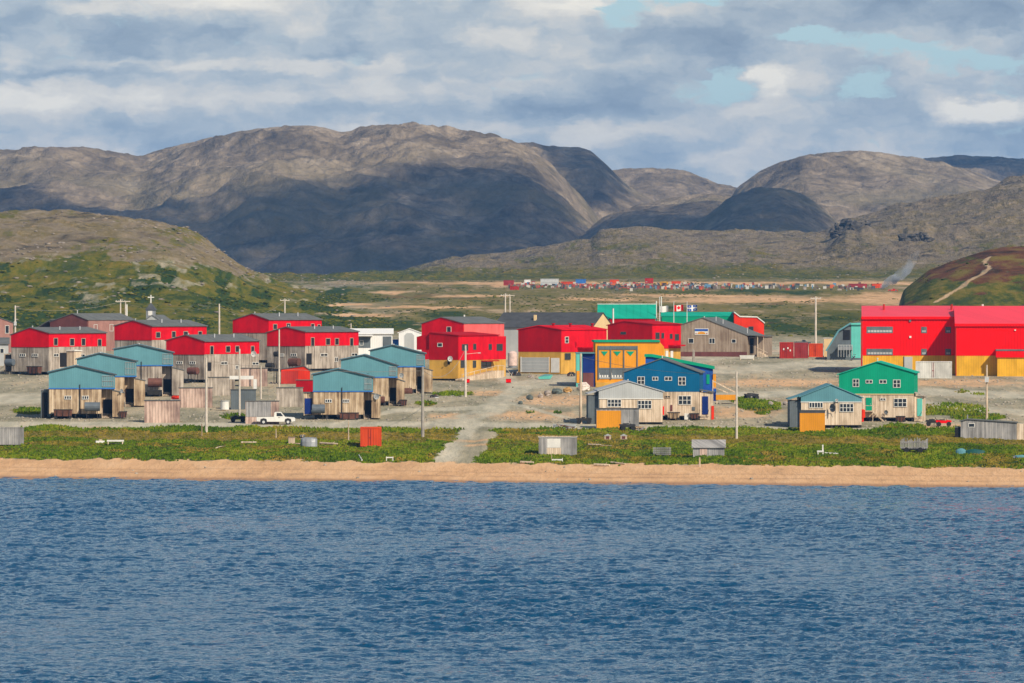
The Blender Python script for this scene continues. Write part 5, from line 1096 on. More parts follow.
mb = MB(); mb.box(-12.5/s_, 11.5/s_, -.1, .12, 29.5/s_, 33/s_); mb.box(11.5/s_-.01, 14.8/s_, -.12, .14, 20/s_, 29.6/s_); mb.build('beam', whitep, t_)
for q in (-11, 11): MB().box(q/s_-.06, q/s_+.06, -.05, .07, 0, 29.5/s_).build('post', woodp, t_)
t_, s_ = thing_at('barrel', 'bright blue drum lying beside the front plank shed', 'barrel', 144.5, 405)
MB().tube((-.3,0,.35), (.5,0,.35), .38, n=14).build('drum', trimb, t_); MB().tube((-.02,0,.35), (.03,0,.35), .41, n=14).build('band', royal, t_); 
t_, s_ = thing_at('tarpaulin', 'orange covered bundle between the porches of the teal houses', 'bundle', 138, 405.5)
MB().blob((0,0,.3), (.9,.5,.4), 5, .3, 10, 6).build('cover', redo, t_); MB().blob((1.0,.1,.15), (.4,.3,.25), 6).build('bundle', blk, t_)
t_, s_ = thing_at('tarpaulin', 'orange tarpaulin heap on the roof side of the front plank shed', 'tarp', 176, 400)
MB().blob((0,0,.35), (.8,.5,.4), 9, .3, 10, 6).build('cover', redo, t_); MB().box(-1.1,1.1,-.5,.5,0,.12).build('pallet', woodgr, t_)
# ---- shore sheds
shed('silver-grey plank box cut by the left edge of the view', -14, 24, 444.5, 428.5, woodgr, 3, roof=woodgr, group='grey sheds on the grass by the beach', ov=.05)
S1 = shed('grey plank shed with a whitish door on the grass by the beach', 538.7, 577, 454.8, 437, woodgr, 3.2, roof=woodp, group='grey sheds on the grass by the beach', parts=[('door', 547.2, 438.8, 560.5, 447.8, whitep), ('lower_panel', 546.8, 448, 561, 454.5, woodp), ('fascia', 538.5, 436.5, 577.2, 438, greysd)])
S2 = Bld('shed', 'grey hut with a pitched board roof and small pale door on the shore grass', 'shed', 693, 724.5, 456.5, 0, 3.4, 'grey sheds on the grass by the beach')
MB().prismx([(0,-.1),(3.4,-.1),(3.4,S2.Z(447.5)),(1.7,S2.Z(441)),(0,S2.Z(447.5))], S2.x0, S2.x1).build('wall', woodgr, S2.o)
MB().prismx([(-.25,S2.Z(448.3)+.01),(1.7,S2.Z(441)+.02),(1.7,S2.Z(440)),(-.25,S2.Z(447.5))], S2.x0-.2, S2.x1+.2).prismx([(1.7,S2.Z(441)+.02),(3.65,S2.Z(448.3)+.01),(3.65,S2.Z(447.5)),(1.7,S2.Z(440))], S2.x0-.2, S2.x1+.2).build('roof', woodgr, S2.o); S2.front('door', 699.8, 448.5, 707, 456.2, woodk, .06)
SR = Bld('shed', 'long dark grey shed with one small white window at the right end of the shore', 'shed', 960.8, 1016.8, 440, 0, 4, 'grey sheds on the grass by the beach')
MB().prism([(SR.x0,-.1),(SR.x1,-.1),(SR.x1,SR.Z(423)),(SR.X(968),SR.Z(419.8)),(SR.x0,SR.Z(422))], 0, 4).build('wall', woodgr, SR.o)
MB().prism([(SR.x0-.2,SR.Z(422)+.005),(SR.X(968),SR.Z(419.8)+.005),(SR.x1+.2,SR.Z(423)+.005),(SR.x1+.2,SR.Z(422.2)),(SR.X(968),SR.Z(419)),(SR.x0-.2,SR.Z(421.2))], -.2, 4.2).build('roof', roofg, SR.o)
SR.win(971.7, 425.5, 6.5, 4.2); SR.box('side_box', SR.X(955), SR.x0-.01, .5, 3, .1, SR.Z(427), slate); SR.box('annex', SR.x1+.01, SR.X(1040), .2, 4, -.1, SR.Z(424), woodp)
MB().box(SR.X(955.3), SR.X(960), .4, .5, .2, SR.Z(428)).build('opening', dark, SR.o); MB().tube((SR.X(967.5),1.5,SR.Z(420)), (SR.X(967.5),1.5,SR.Z(415)), .1).build('chimney', steel, SR.o)
for (px, lab) in ((607.7, 'left one of two small pale boxes on the shore grass'), (623.7, 'right one of two small pale boxes on the shore grass')):
    t_, s_ = thing_at('small_box', lab, 'box', px, 439.7, 0, 'small pale boxes on the grass'); w_ = 3.3/s_
    MB().box(-w_, w_, -.45, .45, 0, 3.6/s_).build('body', woodp, t_); MB().prism([(-w_-.08, 3.6/s_+.005), (w_+.08, 3.6/s_+.005), (0, 5.6/s_)], -.5, .5).build('roof', greysd, t_); MB().box(-w_*.5, w_*.5, -.49, -.4, .1, .5).build('door', brownr, t_)
t_, s_ = thing_at('pallet_stack', 'low stack of silver-grey pallets on the shore grass', 'pallets', 662, 455.5); w_ = 9/s_
for i in range(4): MB().box(-w_, w_, -.7, .7, .05+.3*i, .15+.3*i).box(-w_, w_, -.7, .7, .22+.3*i, .27+.3*i).box(-w_+.1, -w_+.3, -.7, .7, .14+.3*i, .23+.3*i).box(w_-.3, w_-.1, -.7, .7, .14+.3*i, .23+.3*i).box(-.1, .1, -.7, .7, .14+.3*i, .23+.3*i).build('pallet', woodgr, t_)
# ---- containers
def container(label, pl, pr, base, top, mat, depth=6, group='shipping containers', marks=False, rz=0):
    B = Bld('shipping_container', label, 'container', pl, pr, base, rz, depth, group); x0, x1, z = B.x0, B.x1, B.Z(top)
    B.box('body', x0+.06, x1-.06, .06, depth-.06, .12, z-.06, mat)
    mb = MB(); 
    for x in (x0, x1-.16): mb.box(x, x+.16, -.02, .14, 0, z)
    mb.box(x0+.16, x1-.16, -.02, .12, 0, .2).box(x0+.16, x1-.16, -.02, .12, z-.18, z).box(x0, x1, .12, depth, z-.03, z+.02); mb.build('frame', mat, B.o)
    mb = MB(); n = int((x1-x0)/.42)
    for i in range(n): q = x0+.25+(x1-x0-.6)*i/max(1, n-1); mb.box(q, q+.14, .0, .1, .21, z-.19)
    mb.box(x0+.2, x1-.2, .04, .1, .3, z-.3); mb.build('corrugation', mat, B.o)
    xm = (x0+x1)/2; MB().box(xm-.03, xm+.03, -.05, .03, .2, z-.2).box(xm-.35, xm-.31, -.05, .02, .2, z-.2).box(xm-.35, xm+.03, -.05, -.01, z*.45, z*.45+.08).build('lock_bar', contd if mat is not contd else contr, B.o)
    if marks:
        for k, (a, b) in enumerate(((.25, .6), (.55, .66), (.72, .52))): B.box('white_mark', x0+(x1-x0)*a, x0+(x1-x0)*(a+.09), -.06, .03, z*b-.25, z*b+.15, whitep)
    return B
container('bright orange-red container alone on the shore grass', 360.3, 381.5, 447, 428, conto, 4.5)
container('red container with white marks, first of the three behind the road', 779.6, 793.6, 358.5, 342.5, contr, 8, marks=True)
container('dull dark red container in the middle of the three', 794.2, 808.2, 358.3, 343, contd, 8)
container('orange-red container, last of the three beside the tall pole', 808.8, 823, 357, 343.8, conto, 8)
container('dirty white container against the great red hall', 915.7, 952, 378.5, 361.6, contw, 2.6)
# ---- vehicles
def pickup(label, px, py, L, mat, rz=0, sc=1.0, name='pickup_truck', cat='pickup truck'):
    t, s = thing_at(name, label, cat, px, py, rz); k = L/s/5.6; 
    def S(p): return [(a*k, b*k) for a, b in p]
    MB().prism(S([(-2.75,.50),(-2.2,.42),(-1.1,.42),(1.2,.42),(2.3,.42),(2.75,.5),(2.8,.85),(2.65,1.02),(1.35,1.10),(1.3,1.12),(-.2,1.12),(-2.75,1.10)]), -.95*k, .95*k).build('body', mat, t)
    cb = MB().prism(S([(-.25,1.121),(1.32,1.121),(.85,1.72),(.65,1.8),(-.05,1.8),(-.2,1.7)]), -.82*k, .82*k).build('cab', mat, t)
    MB().prism(S([(.12,1.2),(1.05,1.2),(.72,1.66),(.12,1.68)]), -.84*k, -.80*k).build('side_window', glass, cb); MB().prism(S([(1.25,1.16),(1.36,1.16),(.92,1.72),(.82,1.72)]), -.7*k, .7*k).build('windscreen', glass, cb)
    MB().box(-2.7*k, -.3*k, -.75*k, .75*k, 1.0*k, 1.13*k).build('bed', blk, t)
    for x in (-1.75, 1.75):
        for y in (-1, 1):
            w_ = MB().tube((x*k, y*.70*k, .38*k), (x*k, y*.98*k, .38*k), .38*k, n=18).build('wheel', rubber, t); MB().tube((x*k, y*.97*k, .38*k), (x*k, y*1.0*k, .38*k), .2*k, n=12).build('rim', galv, w_)
        MB().prism(S([(x-.5,.42),(x-.42,.8),(x,.93),(x+.42,.8),(x+.5,.42)]), -.97*k, -.94*k).build('wheel_arch', blk, t)
    MB().box(2.72*k, 2.84*k, -.9*k, .9*k, .5*k, .66*k).build('bumper', steel, t); MB().box(-2.84*k, -2.72*k, -.9*k, .9*k, .5*k, .66*k).build('bumper', steel, t)
    for y in (-.75, .6): MB().box(2.74*k, 2.82*k, y*k, (y+.2)*k, .75*k, .9*k).build('headlight', glass, t)
    MB().box(.35*k, .6*k, -.98*k, -.94*k, .98*k, 1.02*k).build('handle', blk, t); return t
pickup('white pickup truck parked facing right on the front road', 275.8, 424.5, 39, whitep)
tk = pickup('bright red vehicle on the dusty track beyond the hall', 893, 291.6, 9.5, redo, 0, name='small_truck', cat='truck')
tk2 = pickup('dark pickup standing behind the red containers', 802.5, 345.2, 17, slate, name='pickup_truck')
for i, (px, py, lab, mt, rz) in enumerate(((933.5, 426, 'dark quad bike parked right of the green house', blk, 0), (943.8, 426.5, 'red quad bike next to the dark one', redb, 0), (751.5, 399.5, 'black quad bike alone on the gravel right of the orange deck', blk, 20), (584, 424, 'dark quad bike left of the shed with the orange front', blk, 0), (627.5, 430.5, 'dark quad bike in front of the grey shed half', blk, 10), (238, 422.5, 'black quad bike between the plank sheds', blk, 0))):
    t_, s_ = thing_at('quad_bike', lab, 'quad bike', px, py, rz, 'quad bikes'); k = 1.35
    MB().prism([(-.95*k,.55*k),(-.6*k,.38*k),(.6*k,.38*k),(.95*k,.55*k),(.9*k,.72*k),(.35*k,.78*k),(.2*k,.68*k),(-.3*k,.72*k),(-.95*k,.74*k)], -.3*k, .3*k).build('body', mt, t_)
    for x in (-.6, .6):
        for y in (-1, 1): MB().tube((x*k, y*.32*k, .28*k), (x*k, y*.55*k, .28*k), .29*k, n=12).build('wheel', rubber, t_)
    MB().box(-.55*k, .15*k, -.16*k, .16*k, .72*k, .84*k).build('seat', blk, t_); MB().bar((.35*k,0,.75*k), (.25*k,0,1.08*k), .06, .06).bar((.25*k,-.4*k,1.08*k), (.25*k,.4*k,1.08*k), .05, .05).build('handlebar', blk, t_)
# ---- poles
def pole(label, px, top, base, r=.16, arms=0, lamp=None, mat=polew, box=None, twin=False, name='utility_pole', group='wooden poles'):
    t, s = thing_at(name, label, 'pole', px, base, 0, group); H = (base-top)/s
    MB().tube((0,0,-.3), (0,0,H), r*1.25, r*.85, 10).build('pole', mat, t)
    if twin: MB().tube((1.2,0,-.3), (1.2,0,H*.93), r*1.1, r*.8, 10).build('pole', mat, t)
    for a in range(arms):
        z = H-.5-1.0*a; c = MB().box(-1.2, 1.2+(1.2 if twin else 0), -.08, .08, z-.1, z+.1).build('crossarm', mat, t)
        for q in (-1.05, -.4, .4, 1.05): MB().tube((q,0,z+.1), (q,0,z+.32), .06).build('insulator', galv, c)
    if lamp:
        c = MB().bar((0,-.05,H*lamp[0]), (lamp[1],-.05,H*lamp[0]+.25), .07, .07).build('lamp_arm', mat, t); MB().box(lamp[1]-.05 if lamp[1] > 0 else lamp[1]-.5, lamp[1]+.5 if lamp[1] > 0 else lamp[1]+.05, -.14, .06, H*lamp[0]+.15, H*lamp[0]+.29).build('lamp_head', galv, c)
    if box: MB().box(-.32, .32, -.5, -.08, H*box-.5, H*box+.4).build('transformer', galv, t)
    return t
pole('tall bare pole in the grass before the small plank sheds', 206.3, 358, 432.5, .19)
pole('tall thin pole beside the white beam, behind the dark shed', 239.6, 349, 417, .15)
pole('pole rising between the pinkish shed and the red houses', 261, 366, 399, .13)
pole('tall thin pole in front of the central red house, above the pickup', 279.2, 329.5, 388, .15)
pole('pole standing before the right end of the red house near the white house', 351, 323.5, 352, .15)
pole('brownish pole at the road fork with a small lamp arm', 422.7, 367, 437, .22, lamp=(.54, 2.0), mat=poled)
pole('pale pole in front of the red and yellow house, lamp arm to the right', 465.5, 345.5, 397, .19, lamp=(.83, 2.3))
pole('short white pole on the roofs behind the red and yellow house', 464.3, 314.8, 356, .2, mat=whitep, box=.8)
pole('double pole with crossarm against the hillside, above the charcoal roof', 505.3, 293.5, 335, .2, arms=1, twin=True)
pole('white mast in front of the green-roofed hall, left part', 613.2, 308.5, 352, .2, mat=whitep)
pole('pinkish pole between the boulders and the grey-gabled house', 580.7, 353.7, 424, .2, mat=woodp)
pole('tall whitish pole on the grass right of the blue house', 736.6, 371.5, 439, .16, mat=polew)
pole('lone tall pole beside the red containers', 815.7, 296.5, 354, .22, arms=1)
pole('pole with a transformer box above the long grey shore shed', 986.8, 364.8, 420, .17, box=.74, mat=woodp)
pole('pole at the left edge carrying a small box', 15.2, 305.5, 350, .2, box=.6)
pole('double crossarm pole left of the church', 120.5, 299.5, 342, .18, arms=1, twin=True)
pole('short pale pole right beside the double crossarm pole', 126.8, 304.5, 341, .2, mat=whitep)
pole('bare pale pole against the green hill between the red houses', 219.3, 303.8, 352, .2)
pole('leaning-topped crossarm pole on the hill above the big red gable', 284.8, 298.6, 336, .2, arms=1)
pole('thin pole in front of the community hall', 693, 349, 364, .14, mat=poled)
pole('short dark pole behind the blue gable house', 694.2, 350, 363, .13, mat=poled)
pole('thin post in the grass beside the tall bare pole', 201.8, 424, 436, .09, mat=woodw)
pole('thin stick post in the grass below the pickup', 276, 429, 438, .08, mat=woodp)
pole('upright post with a white foot near the orange container', 348.5, 420, 441, .09, mat=woodp)
pole('single thin post on the beach below the pitched hut', 699.6, 457.5, 467, .12, mat=woodp)
for k, (px, a, b) in enumerate(((661.3, 296.5, 350), (656.3, 301, 350))): pole(('tallest' if k == 0 else 'shorter')+' white mast at the end of the green roof, next to the flags', px, a, b, .14, mat=whitep)
# wires
def wire(p, q, label):
    a = at(*p[:2]); b = at(*q[:2]); a.z += (p[1]-p[2])/pxm(a); b.z += (q[1]-q[2])/pxm(b); mb = MB(); n = 14; prev = None
    for i in range(n+1):
        k = i/n; c = a.lerp(b, k); c.z -= 4*k*(1-k)*(b-a).length*.02
        if prev is not None: mb.tube(prev, c, .035, n=4, caps=False)
        prev = c
    tag(mb.build('overhead_wire', poled), label, 'wire', 'overhead wires')
wire((15.2,350,308), (120.5,342,302), 'overhead wire from the left edge pole to the double pole'); wire((120.5,342,302), (219.3,352,306), 'overhead wire from the double pole to the bare pole'); wire((219.3,352,306), (284.8,336,301), 'overhead wire from the bare pole to the hill pole')
wire((422.7,437,370), (465.5,397,349), 'overhead wire from the fork pole to the lamp pole'); wire((580.7,424,357), (736.6,439,374), 'overhead wire crossing in front of the grey and blue gables'); wire((206.3,432.5,361), (422.7,437,371), 'overhead wire over the plank sheds and the pickup')
# ---- flags
def flag(label, px, top, base, fx0, fx1, fy0, fy1, kind):
    t, s = thing_at('flagpole', label, 'flag', px, base, 0, 'flags in front of the green hall'); H = (base-top)/s
    MB().tube((0,0,0), (0,0,H), .12, .07, 8).build('pole', whitep, t); MB().blob((0,0,H+.1), (.14,.14,.14), 1, 0).build('finial', galv, t)
    W = (fx1-fx0)/s; x0 = (fx0-px)/s; z0, z1 = (base-fy1)/s, (base-fy0)/s; n = 24
    def cloth(a, b, c, d, mat, nm, off, par=None, poly=None):      # piece of the waving cloth, in fractions of width and height
        mb = MB()
        def pt(u, v, o): return (x0+W*u, -.35*math.sin(u*7)*u**.5-o, z0+(z1-z0)*v-.25*u*W*.25*math.sin(u*5+.5))
        if poly is None:
            m_ = max(2, int(n*(b-a)))
            for i in range(m_):
                u0, u1 = a+(b-a)*i/m_, a+(b-a)*(i+1)/m_
                mb.add([pt(u0,c,off), pt(u1,c,off), pt(u1,d,off), pt(u0,d,off), pt(u0,c,-off-.001), pt(u1,c,-off-.001), pt(u1,d,-off-.001), pt(u0,d,-off-.001)], [(0,1,2,3),(7,6,5,4),(0,4,5,1),(3,2,6,7)])
        else:
            vs = [pt(u, v, off) for u, v in poly]; mb.add(vs, [tuple(range(len(vs)))])
        return mb.build(nm, mat, par or t)
    if kind == 'plain': cloth(0, 1, 0, 1, whitep, 'flag', .01)
    if kind == 'maple':
        f = cloth(0, 1, 0, 1, whitep, 'flag', .01); cloth(0, .25, 0, 1, redb, 'red_bar', .025, f); cloth(.75, 1, 0, 1, redb, 'red_bar', .025, f)
        L_ = [(0,-.42),(.03,-.16),(.22,-.20),(.19,-.12),(.40,.06),(.34,.10),(.38,.24),(.26,.21),(.22,.28),(.12,.16),(.14,.38),(.07,.34),(0,.46)]
        P_ = L_+[(-a, b) for a, b in L_[::-1][1:-1]]; cloth(0,0,0,0, redb, 'maple_leaf', .03, f, [(.5+a*.5, .5+b) for a, b in P_])
    if kind == 'cross':
        f = cloth(0, 1, 0, 1, royal, 'flag', .01); cloth(.42, .58, 0, 1, whitep, 'white_cross', .025, f); cloth(0, 1, .40, .60, whitep, 'white_cross', .03, f)
        q_ = [(0,-.13),(.02,-.05),(.07,-.07),(.08,.0),(.03,.0),(.03,.04),(0,.14)]; q_ = q_+[(-a, b) for a, b in q_[::-1][1:-1]]
        for cx, cy in ((.2,.2),(.2,.8),(.8,.2),(.8,.8)): cloth(0,0,0,0, whitep, 'white_lily', .03, f, [(cx+a, cy+b) for a, b in q_])
    return t
flag('white flag on the first pole beside the green roof', 659.6, 298, 352, 660, 668.3, 306.3, 312.3, 'plain')
flag('red and white maple leaf flag on the middle pole', 673.8, 302.6, 354, 674.2, 683.3, 305.3, 311.3, 'maple')
flag('blue flag with a white cross on the last pole', 687.0, 302.6, 354, 687.4, 697, 305.3, 311.2, 'cross')
# ---- shore things
t_, s_ = thing_at('rowing_boat', 'grey boat tipped on its side on the shore grass', 'boat', 309, 447.3, 0); k = 16.5/s_/2
prof = [(-1,0,.15),(-.8,.42,.05),(-.3,.62,0),(.3,.62,0),(.75,.5,.05),(1,.3,.2)]; vs = []; fs = []; n = 7
for (x, wd, kz) in prof:
    for i in range(n): a = math.pi*i/(n-1); vs.append((x*k, -math.cos(a)*max(wd,.03)*1.3, .1+math.sin(a)*(1.0-kz)*1.45))
m_ = len(vs); vs += [(a*.97, b*.93, c-.06) for a, b, c in vs]
for j in range(len(prof)-1):
    for i in range(n-1): a = j*n+i; fs.append((a, a+1, a+n+1, a+n)); fs.append((m_+a+n, m_+a+n+1, m_+a+1, m_+a))
e = (len(prof)-1)*n; fs += [tuple(e+i for i in range(n)), tuple(range(n-1,-1,-1))]
for j in range(len(prof)-1): a = j*n; fs.append((a, a+n, m_+a+n, m_+a)); a += n-1; fs.append((a+n, a, m_+a, m_+a+n))
MB().add(vs, fs).build('hull', steel, t_); MB().bar((-k, 0, 1.3), (k*.95, 0, 1.45), .08, .1).build('keel', steel, t_); MB().prism([(-k-.6, 0), (-k*.5, 0), (-k*.5, 1.1), (-k*.8, .9)], .1, .5).build('transom', slate, t_)
t_, s_ = thing_at('crate', 'pale wooden crate left of the tipped boat', 'crate', 291.5, 444.3, 5); MB().box(-.5,.5,-.4,.4,0,.95).build('box', woodp, t_); MB().box(-.55,.55,-.45,.45,.96,1.06).build('lid', woodk, t_)
t_, s_ = thing_at('plank', 'short thick plank between the pale crate and the boat', 'plank', 297.5, 444.8, 0); MB().box(-.6,.6,-.1,.1,0,.2).box(-.5,.5,.12,.3,0,.16).build('board', woodk, t_)
def log(label, p0, p1, wid=.28, mat=woodp, name='driftwood_log', group='bleached driftwood on the shore', two=True):
    a = at(*p0); b = at(*p1); c = (a+b)/2; t = empty(name, c); tag(t, label, 'driftwood', group)
    MB().tube(a-c+Vector((0,0,wid*.7)), b-c+Vector((0,0,wid*.6)), wid*.75, wid*.5, 8).build('trunk', mat, t)
    if two: m = (b-a)*.2; MB().tube(m+Vector((0,0,wid*.6)), m+Vector(((b-a).length*.12,-.3,wid*1.9)), wid*.3, wid*.12, 6).build('branch', mat, t)
log('bleached log right of the tipped boat', (320, 445), (337.5, 445)); log('pale log in the dry grass below the dark shed', (241, 443.5), (256.5, 443.5), .2); log('short pale stick in the grass near the left shore', (216, 449), (221, 447), .14)
log('bleached logs at the beach edge below the grey shed', (520.5, 464), (533.5, 464.3), .3, woodp); log('long whitish log at the beach edge, middle of the shore', (594, 466.3), (609.5, 466.5), .3, woodp); log('thin log right of the long whitish beach log', (611, 464), (625, 465), .22, woodp)
log('whitish board on the grass before the small boxes', (588, 445.3), (601, 445.8), .18, woodp); log('second whitish board right of the first one', (602, 446.3), (612, 446.5), .14, woodp)
t_, s_ = thing_at('bench', 'low white bench with a seat of boards on the left shore grass', 'bench', 115.4, 444.3, 0); w_ = 8.5/s_
MB().box(-w_, w_, -.35, .35, 2.6/s_, 4.2/s_).build('seat', whitep, t_); MB().box(-w_+.1, -w_+.3, -.3, .3, 0, 2.6/s_).build('leg', woodp, t_); MB().box(w_-.3, w_-.1, -.3, .3, 0, 2.6/s_).build('leg', woodp, t_); MB().box(-w_+.3, w_-.3, .2, .28, .1, .2).build('stretcher', woodp, t_)
t_, s_ = thing_at('crate', 'small whitish broken crate left of the low white bench', 'crate', 100, 443.5, 8); MB().box(-.7,.7,-.3,.3,.05,.4).build('box', whitep, t_); MB().box(-.2,.3,-.25,.25,.4,.62).build('lid', woodp, t_)
t_, s_ = thing_at('log_stand', 'small white H-shaped stand at the beach edge left of the track', 'stand', 389.7, 461.3)
MB().box(-3.6/s_, -2.8/s_, -.1, .1, 0, 4.3/s_).build('leg', whitep, t_); MB().box(2.8/s_, 3.6/s_, -.1, .1, 0, 4.3/s_).build('leg', whitep, t_); MB().box(-2.8/s_+.002, 2.8/s_-.002, -.08, .08, 2.9/s_, 4.0/s_).build('crossbar', whitep, t_)
log('slanting pale stick at the beach edge near the white stand', (362, 461), (358.5, 455), .16, whitep, two=False)
t_, s_ = thing_at('log_stand', 'white low stand with one tall end post below the grey shore shed', 'stand', 557, 461.8)
MB().box(-5.5/s_, -5.0/s_, -.08, .08, 0, 7/s_).build('leg', woodp, t_); MB().box(5.2/s_, 5.8/s_, -.08, .08, 0, 3.6/s_).build('leg', whitep, t_); MB().box(-5/s_+.002, 5.2/s_-.002, -.08, .08, 1.2/s_, 2.6/s_).build('crossbar', whitep, t_)
t_, s_ = thing_at('wooden_chair', 'white chair-like wooden frame on the right shore grass', 'chair', 820.5, 455.5); k = 1/s_
MB().box(-3.4*k, 3.4*k, -.3, .3, 3*k, 4.6*k).build('seat', whitep, t_); MB().box(1.6*k, 3.0*k, -.08, .08, 4.6*k+.002, 10.5*k).build('backrest', whitep, t_)
for q in (-3, 2): MB().box(q*k, (q+1)*k, -.25, .25, 0, 3*k-.002).build('leg', whitep, t_)
log('white plank lying right of the chair-like frame', (825, 454.5), (838, 455), .2, whitep)
t_, s_ = thing_at('slatted_rack', 'grey slatted wooden trailer rack on the right shore grass', 'rack', 914, 453.0, -6); k = 1/s_
mb = MB(); mb.box(-13*k, 13*k, -.9, .9, 4*k, 5*k)
for i in range(11): q = (-13+26*i/10.2)*k; mb.box(q, q+.9*k, -.95, -.85, 4.4*k, (12+2*math.sin(i*2.1))*k); mb.box(q, q+.9*k, .85, .95, 4.4*k, (13.5+1.5*math.sin(i*1.3))*k)
mb.box(-13*k, 13*k, -.98, -.9, 10*k, 10.9*k).box(-13*k, 13*k, .9, .98, 10*k, 10.9*k); mb.build('slats', woodgr, t_)
for q in (-7, 7): MB().tube((q*k, -1.0, 2.6*k), (q*k, -.8, 2.6*k), 2.6*k, n=14).build('wheel', rubber, t_)
MB().box(-12*k, 12*k, -.8, .8, 2.4*k, 3.9*k).build('chassis', blk, t_)
t_, s_ = thing_at('canoe', 'dark green upturned canoe pair on the right shore grass', 'canoe', 970, 454.5, -4); k = 1/s_
def canoe_hull(cx, L, H, mat, nm):
    vs = []; fs = []; n = 6; ms = 9
    for j in range(ms):
        u = -1+2*j/(ms-1); wd = math.sqrt(max(0, 1-u*u))
        for i in range(n): a = math.pi*i/(n-1); vs.append(((cx+u*L/2)*k, -math.cos(a)*.5*max(wd,.04), .02+math.sin(a)*H*k*(max(wd,.3)) + (abs(u)**4)*.25))
    for j in range(ms-1):
        for i in range(n-1): a = j*n+i; fs.append((a, a+1, a+n+1, a+n))
        fs.append((j*n, (j+1)*n, (j+1)*n+n-1, j*n+n-1))
    MB().add(vs, fs).build(nm, mat, t_)
canoe_hull(-9, 11, 6, teal, 'hull'); canoe_hull(4.5, 21, 5.2, plain('dark_green_hull', (.01,.07,.06), .5), 'hull')
t_, s_ = thing_at('canoe', 'pale blue upturned dinghy end at the right edge of the shore', 'dinghy', 1020, 458.3, 0); canoe_hull(2, 14, 3, teal, 'hull'); MB().box(-1.0, 1.2, -.1, .1, .0, .3).build('keel', steel, t_)
t_, s_ = thing_at('turquoise_boat', 'small turquoise covered boat before the white garage door', 'boat', 545, 379.5, 0); k = 1/s_
MB().prism([(-7*k, 2.6*k), (-6*k, .4*k), (5.5*k, .4*k), (8*k, 4.6*k), (4*k, 3.6*k)], -.8, .8).build('hull', tealb, t_); MB().prism([(-6*k, 2.9*k), (4*k, 3.7*k), (7*k, 4.9*k), (0, 5.2*k)], -.6, .6).build('cover', teal, t_)
# rocks beside the junction
for i, (px, py, w_, h_, mt, lab) in enumerate(((520.5,404.5,5,3.2,stoned,'small dark boulder, lowest of the row by the road'), (530,400,7,5,stoned,'dark square boulder near the lower end of the row'), (540.5,398,5,4,stone,'small pinkish boulder beside the dark square one'), (547.3,395.8,7,5,stone,'pale pinkish boulder in the middle of the row'), (556.8,394,11,5,stoned,'wide dark greenish boulder in the row'), (567.6,392.5,9,5,plain('ochre_stone', (.42,.24,.08), .9, .3),'ochre boulder toward the upper end of the row'), (583,390.5,13,7.5,plain('white_stone', (.62,.52,.45), .9, .3),'large whitish boulder at the upper end of the row'), (770.5,405,5,3.5,stone,'small pale boulder on the gravel left of the small teal house'), (785.5,405,6,3.5,stone,'pale boulder just left of the small teal house roof'))):
    c = at(px, py); s_ = pxm(c); r_ = (w_/s_/2, w_/s_/2.4, h_/s_*.62); o = MB().blob((0,0,r_[2]*.75), r_, 40+i, .22, 10, 7).build('boulder', mt, loc=c); tag(o, lab, 'boulder', 'boulders along the road')
# scrap by buildings
for i, (px, py, lab, mt, w_, h_) in enumerate(((515, 375, 'dark scrap heap at the left corner of the garage-door house', blk, 10, 4), (571, 375.5, 'dark scrap heap at the right corner of the garage-door house', blk, 9, 4), (531, 377, 'low pale rubble beside the turquoise boat', stone, 7, 2.4), (434, 397, 'black bundle by the farthest teal house', blk, 8, 3), (641, 431, 'heap of brown boards beside the grey shed half', woodw, 11, 4.5), (302.5, 437, 'dark rock in the grass above the tipped boat', stoned, 6, 3), (565, 427.5, 'long pale stack of boards left of the grey-gabled house', greysd, 24, 4))):
    c = at(px, py+.8); s_ = pxm(c); t_ = empty('scrap_heap' if mt in (blk,) else 'rubble_heap', c); tag(t_, lab, 'heap', 'heaps of scrap and boards'); rnd = random.Random(i+200)
    mb = MB()
    if mt in (greysd, woodw):
        for q in range(5): mb.bar(((-w_/2)/s_, rnd.uniform(-.3,.3), .12+q*h_/s_/5), ((w_/2)/s_*rnd.uniform(.85,1), rnd.uniform(-.3,.3), .12+q*h_/s_/5), .5, h_/s_/5)
    else:
        mb.blob((0,0,h_/s_*.3), (w_/s_/2, .7, h_/s_*.7), i, .35, 10, 6)
    mb.build('pile', mt, t_)
    for q in range(3): MB().bar((rnd.uniform(-.4,.4)*w_/s_, -.6, .1), (rnd.uniform(-.4,.4)*w_/s_, -.3, h_/s_*rnd.uniform(.6,1.1)), .12, .12).build('board', rnd.choice([woodgr, rust, woodp]), t_)
# ---- crag on the plateau
dk_ = plain('shaded_crag_rock', (.075,.065,.052), .95, .45, .25)  # shadow on the steep crag faces is put into this dark colour
def crag(label, spots, seed):
    t = None; rnd = random.Random(seed); mb = MB()
    c0 = at(spots[0][0], spots[0][1]+spots[0][3])
    s_ = pxm(c0); 
    for (px, top, w_, h_) in spots:
        x = (px-spots[0][0])/s_; zb = (spots[0][1]+spots[0][3]-(top+h_))/s_-.6
        for q in range(7):
            f_ = rnd.random(); mb.blob((x+rnd.uniform(-.6,.6)*w_/s_, rnd.uniform(-1.5,2.5), zb+h_/s_*f_*.8), (w_/s_*rnd.uniform(.25,.6), w_/s_*.5, h_/s_*rnd.uniform(.16,.34)), rnd.randint(0, 9999), .34, 7, 5)
        mb.blob((x, 1.5, zb+h_/s_*.3), (w_/s_*.8, w_/s_*.6, h_/s_*.5), rnd.randint(0, 9999), .2, 8, 6)
    tag(mb.build('rock_outcrop', dk_, loc=c0), label, 'rock outcrop', 'dark crags on the plateau')
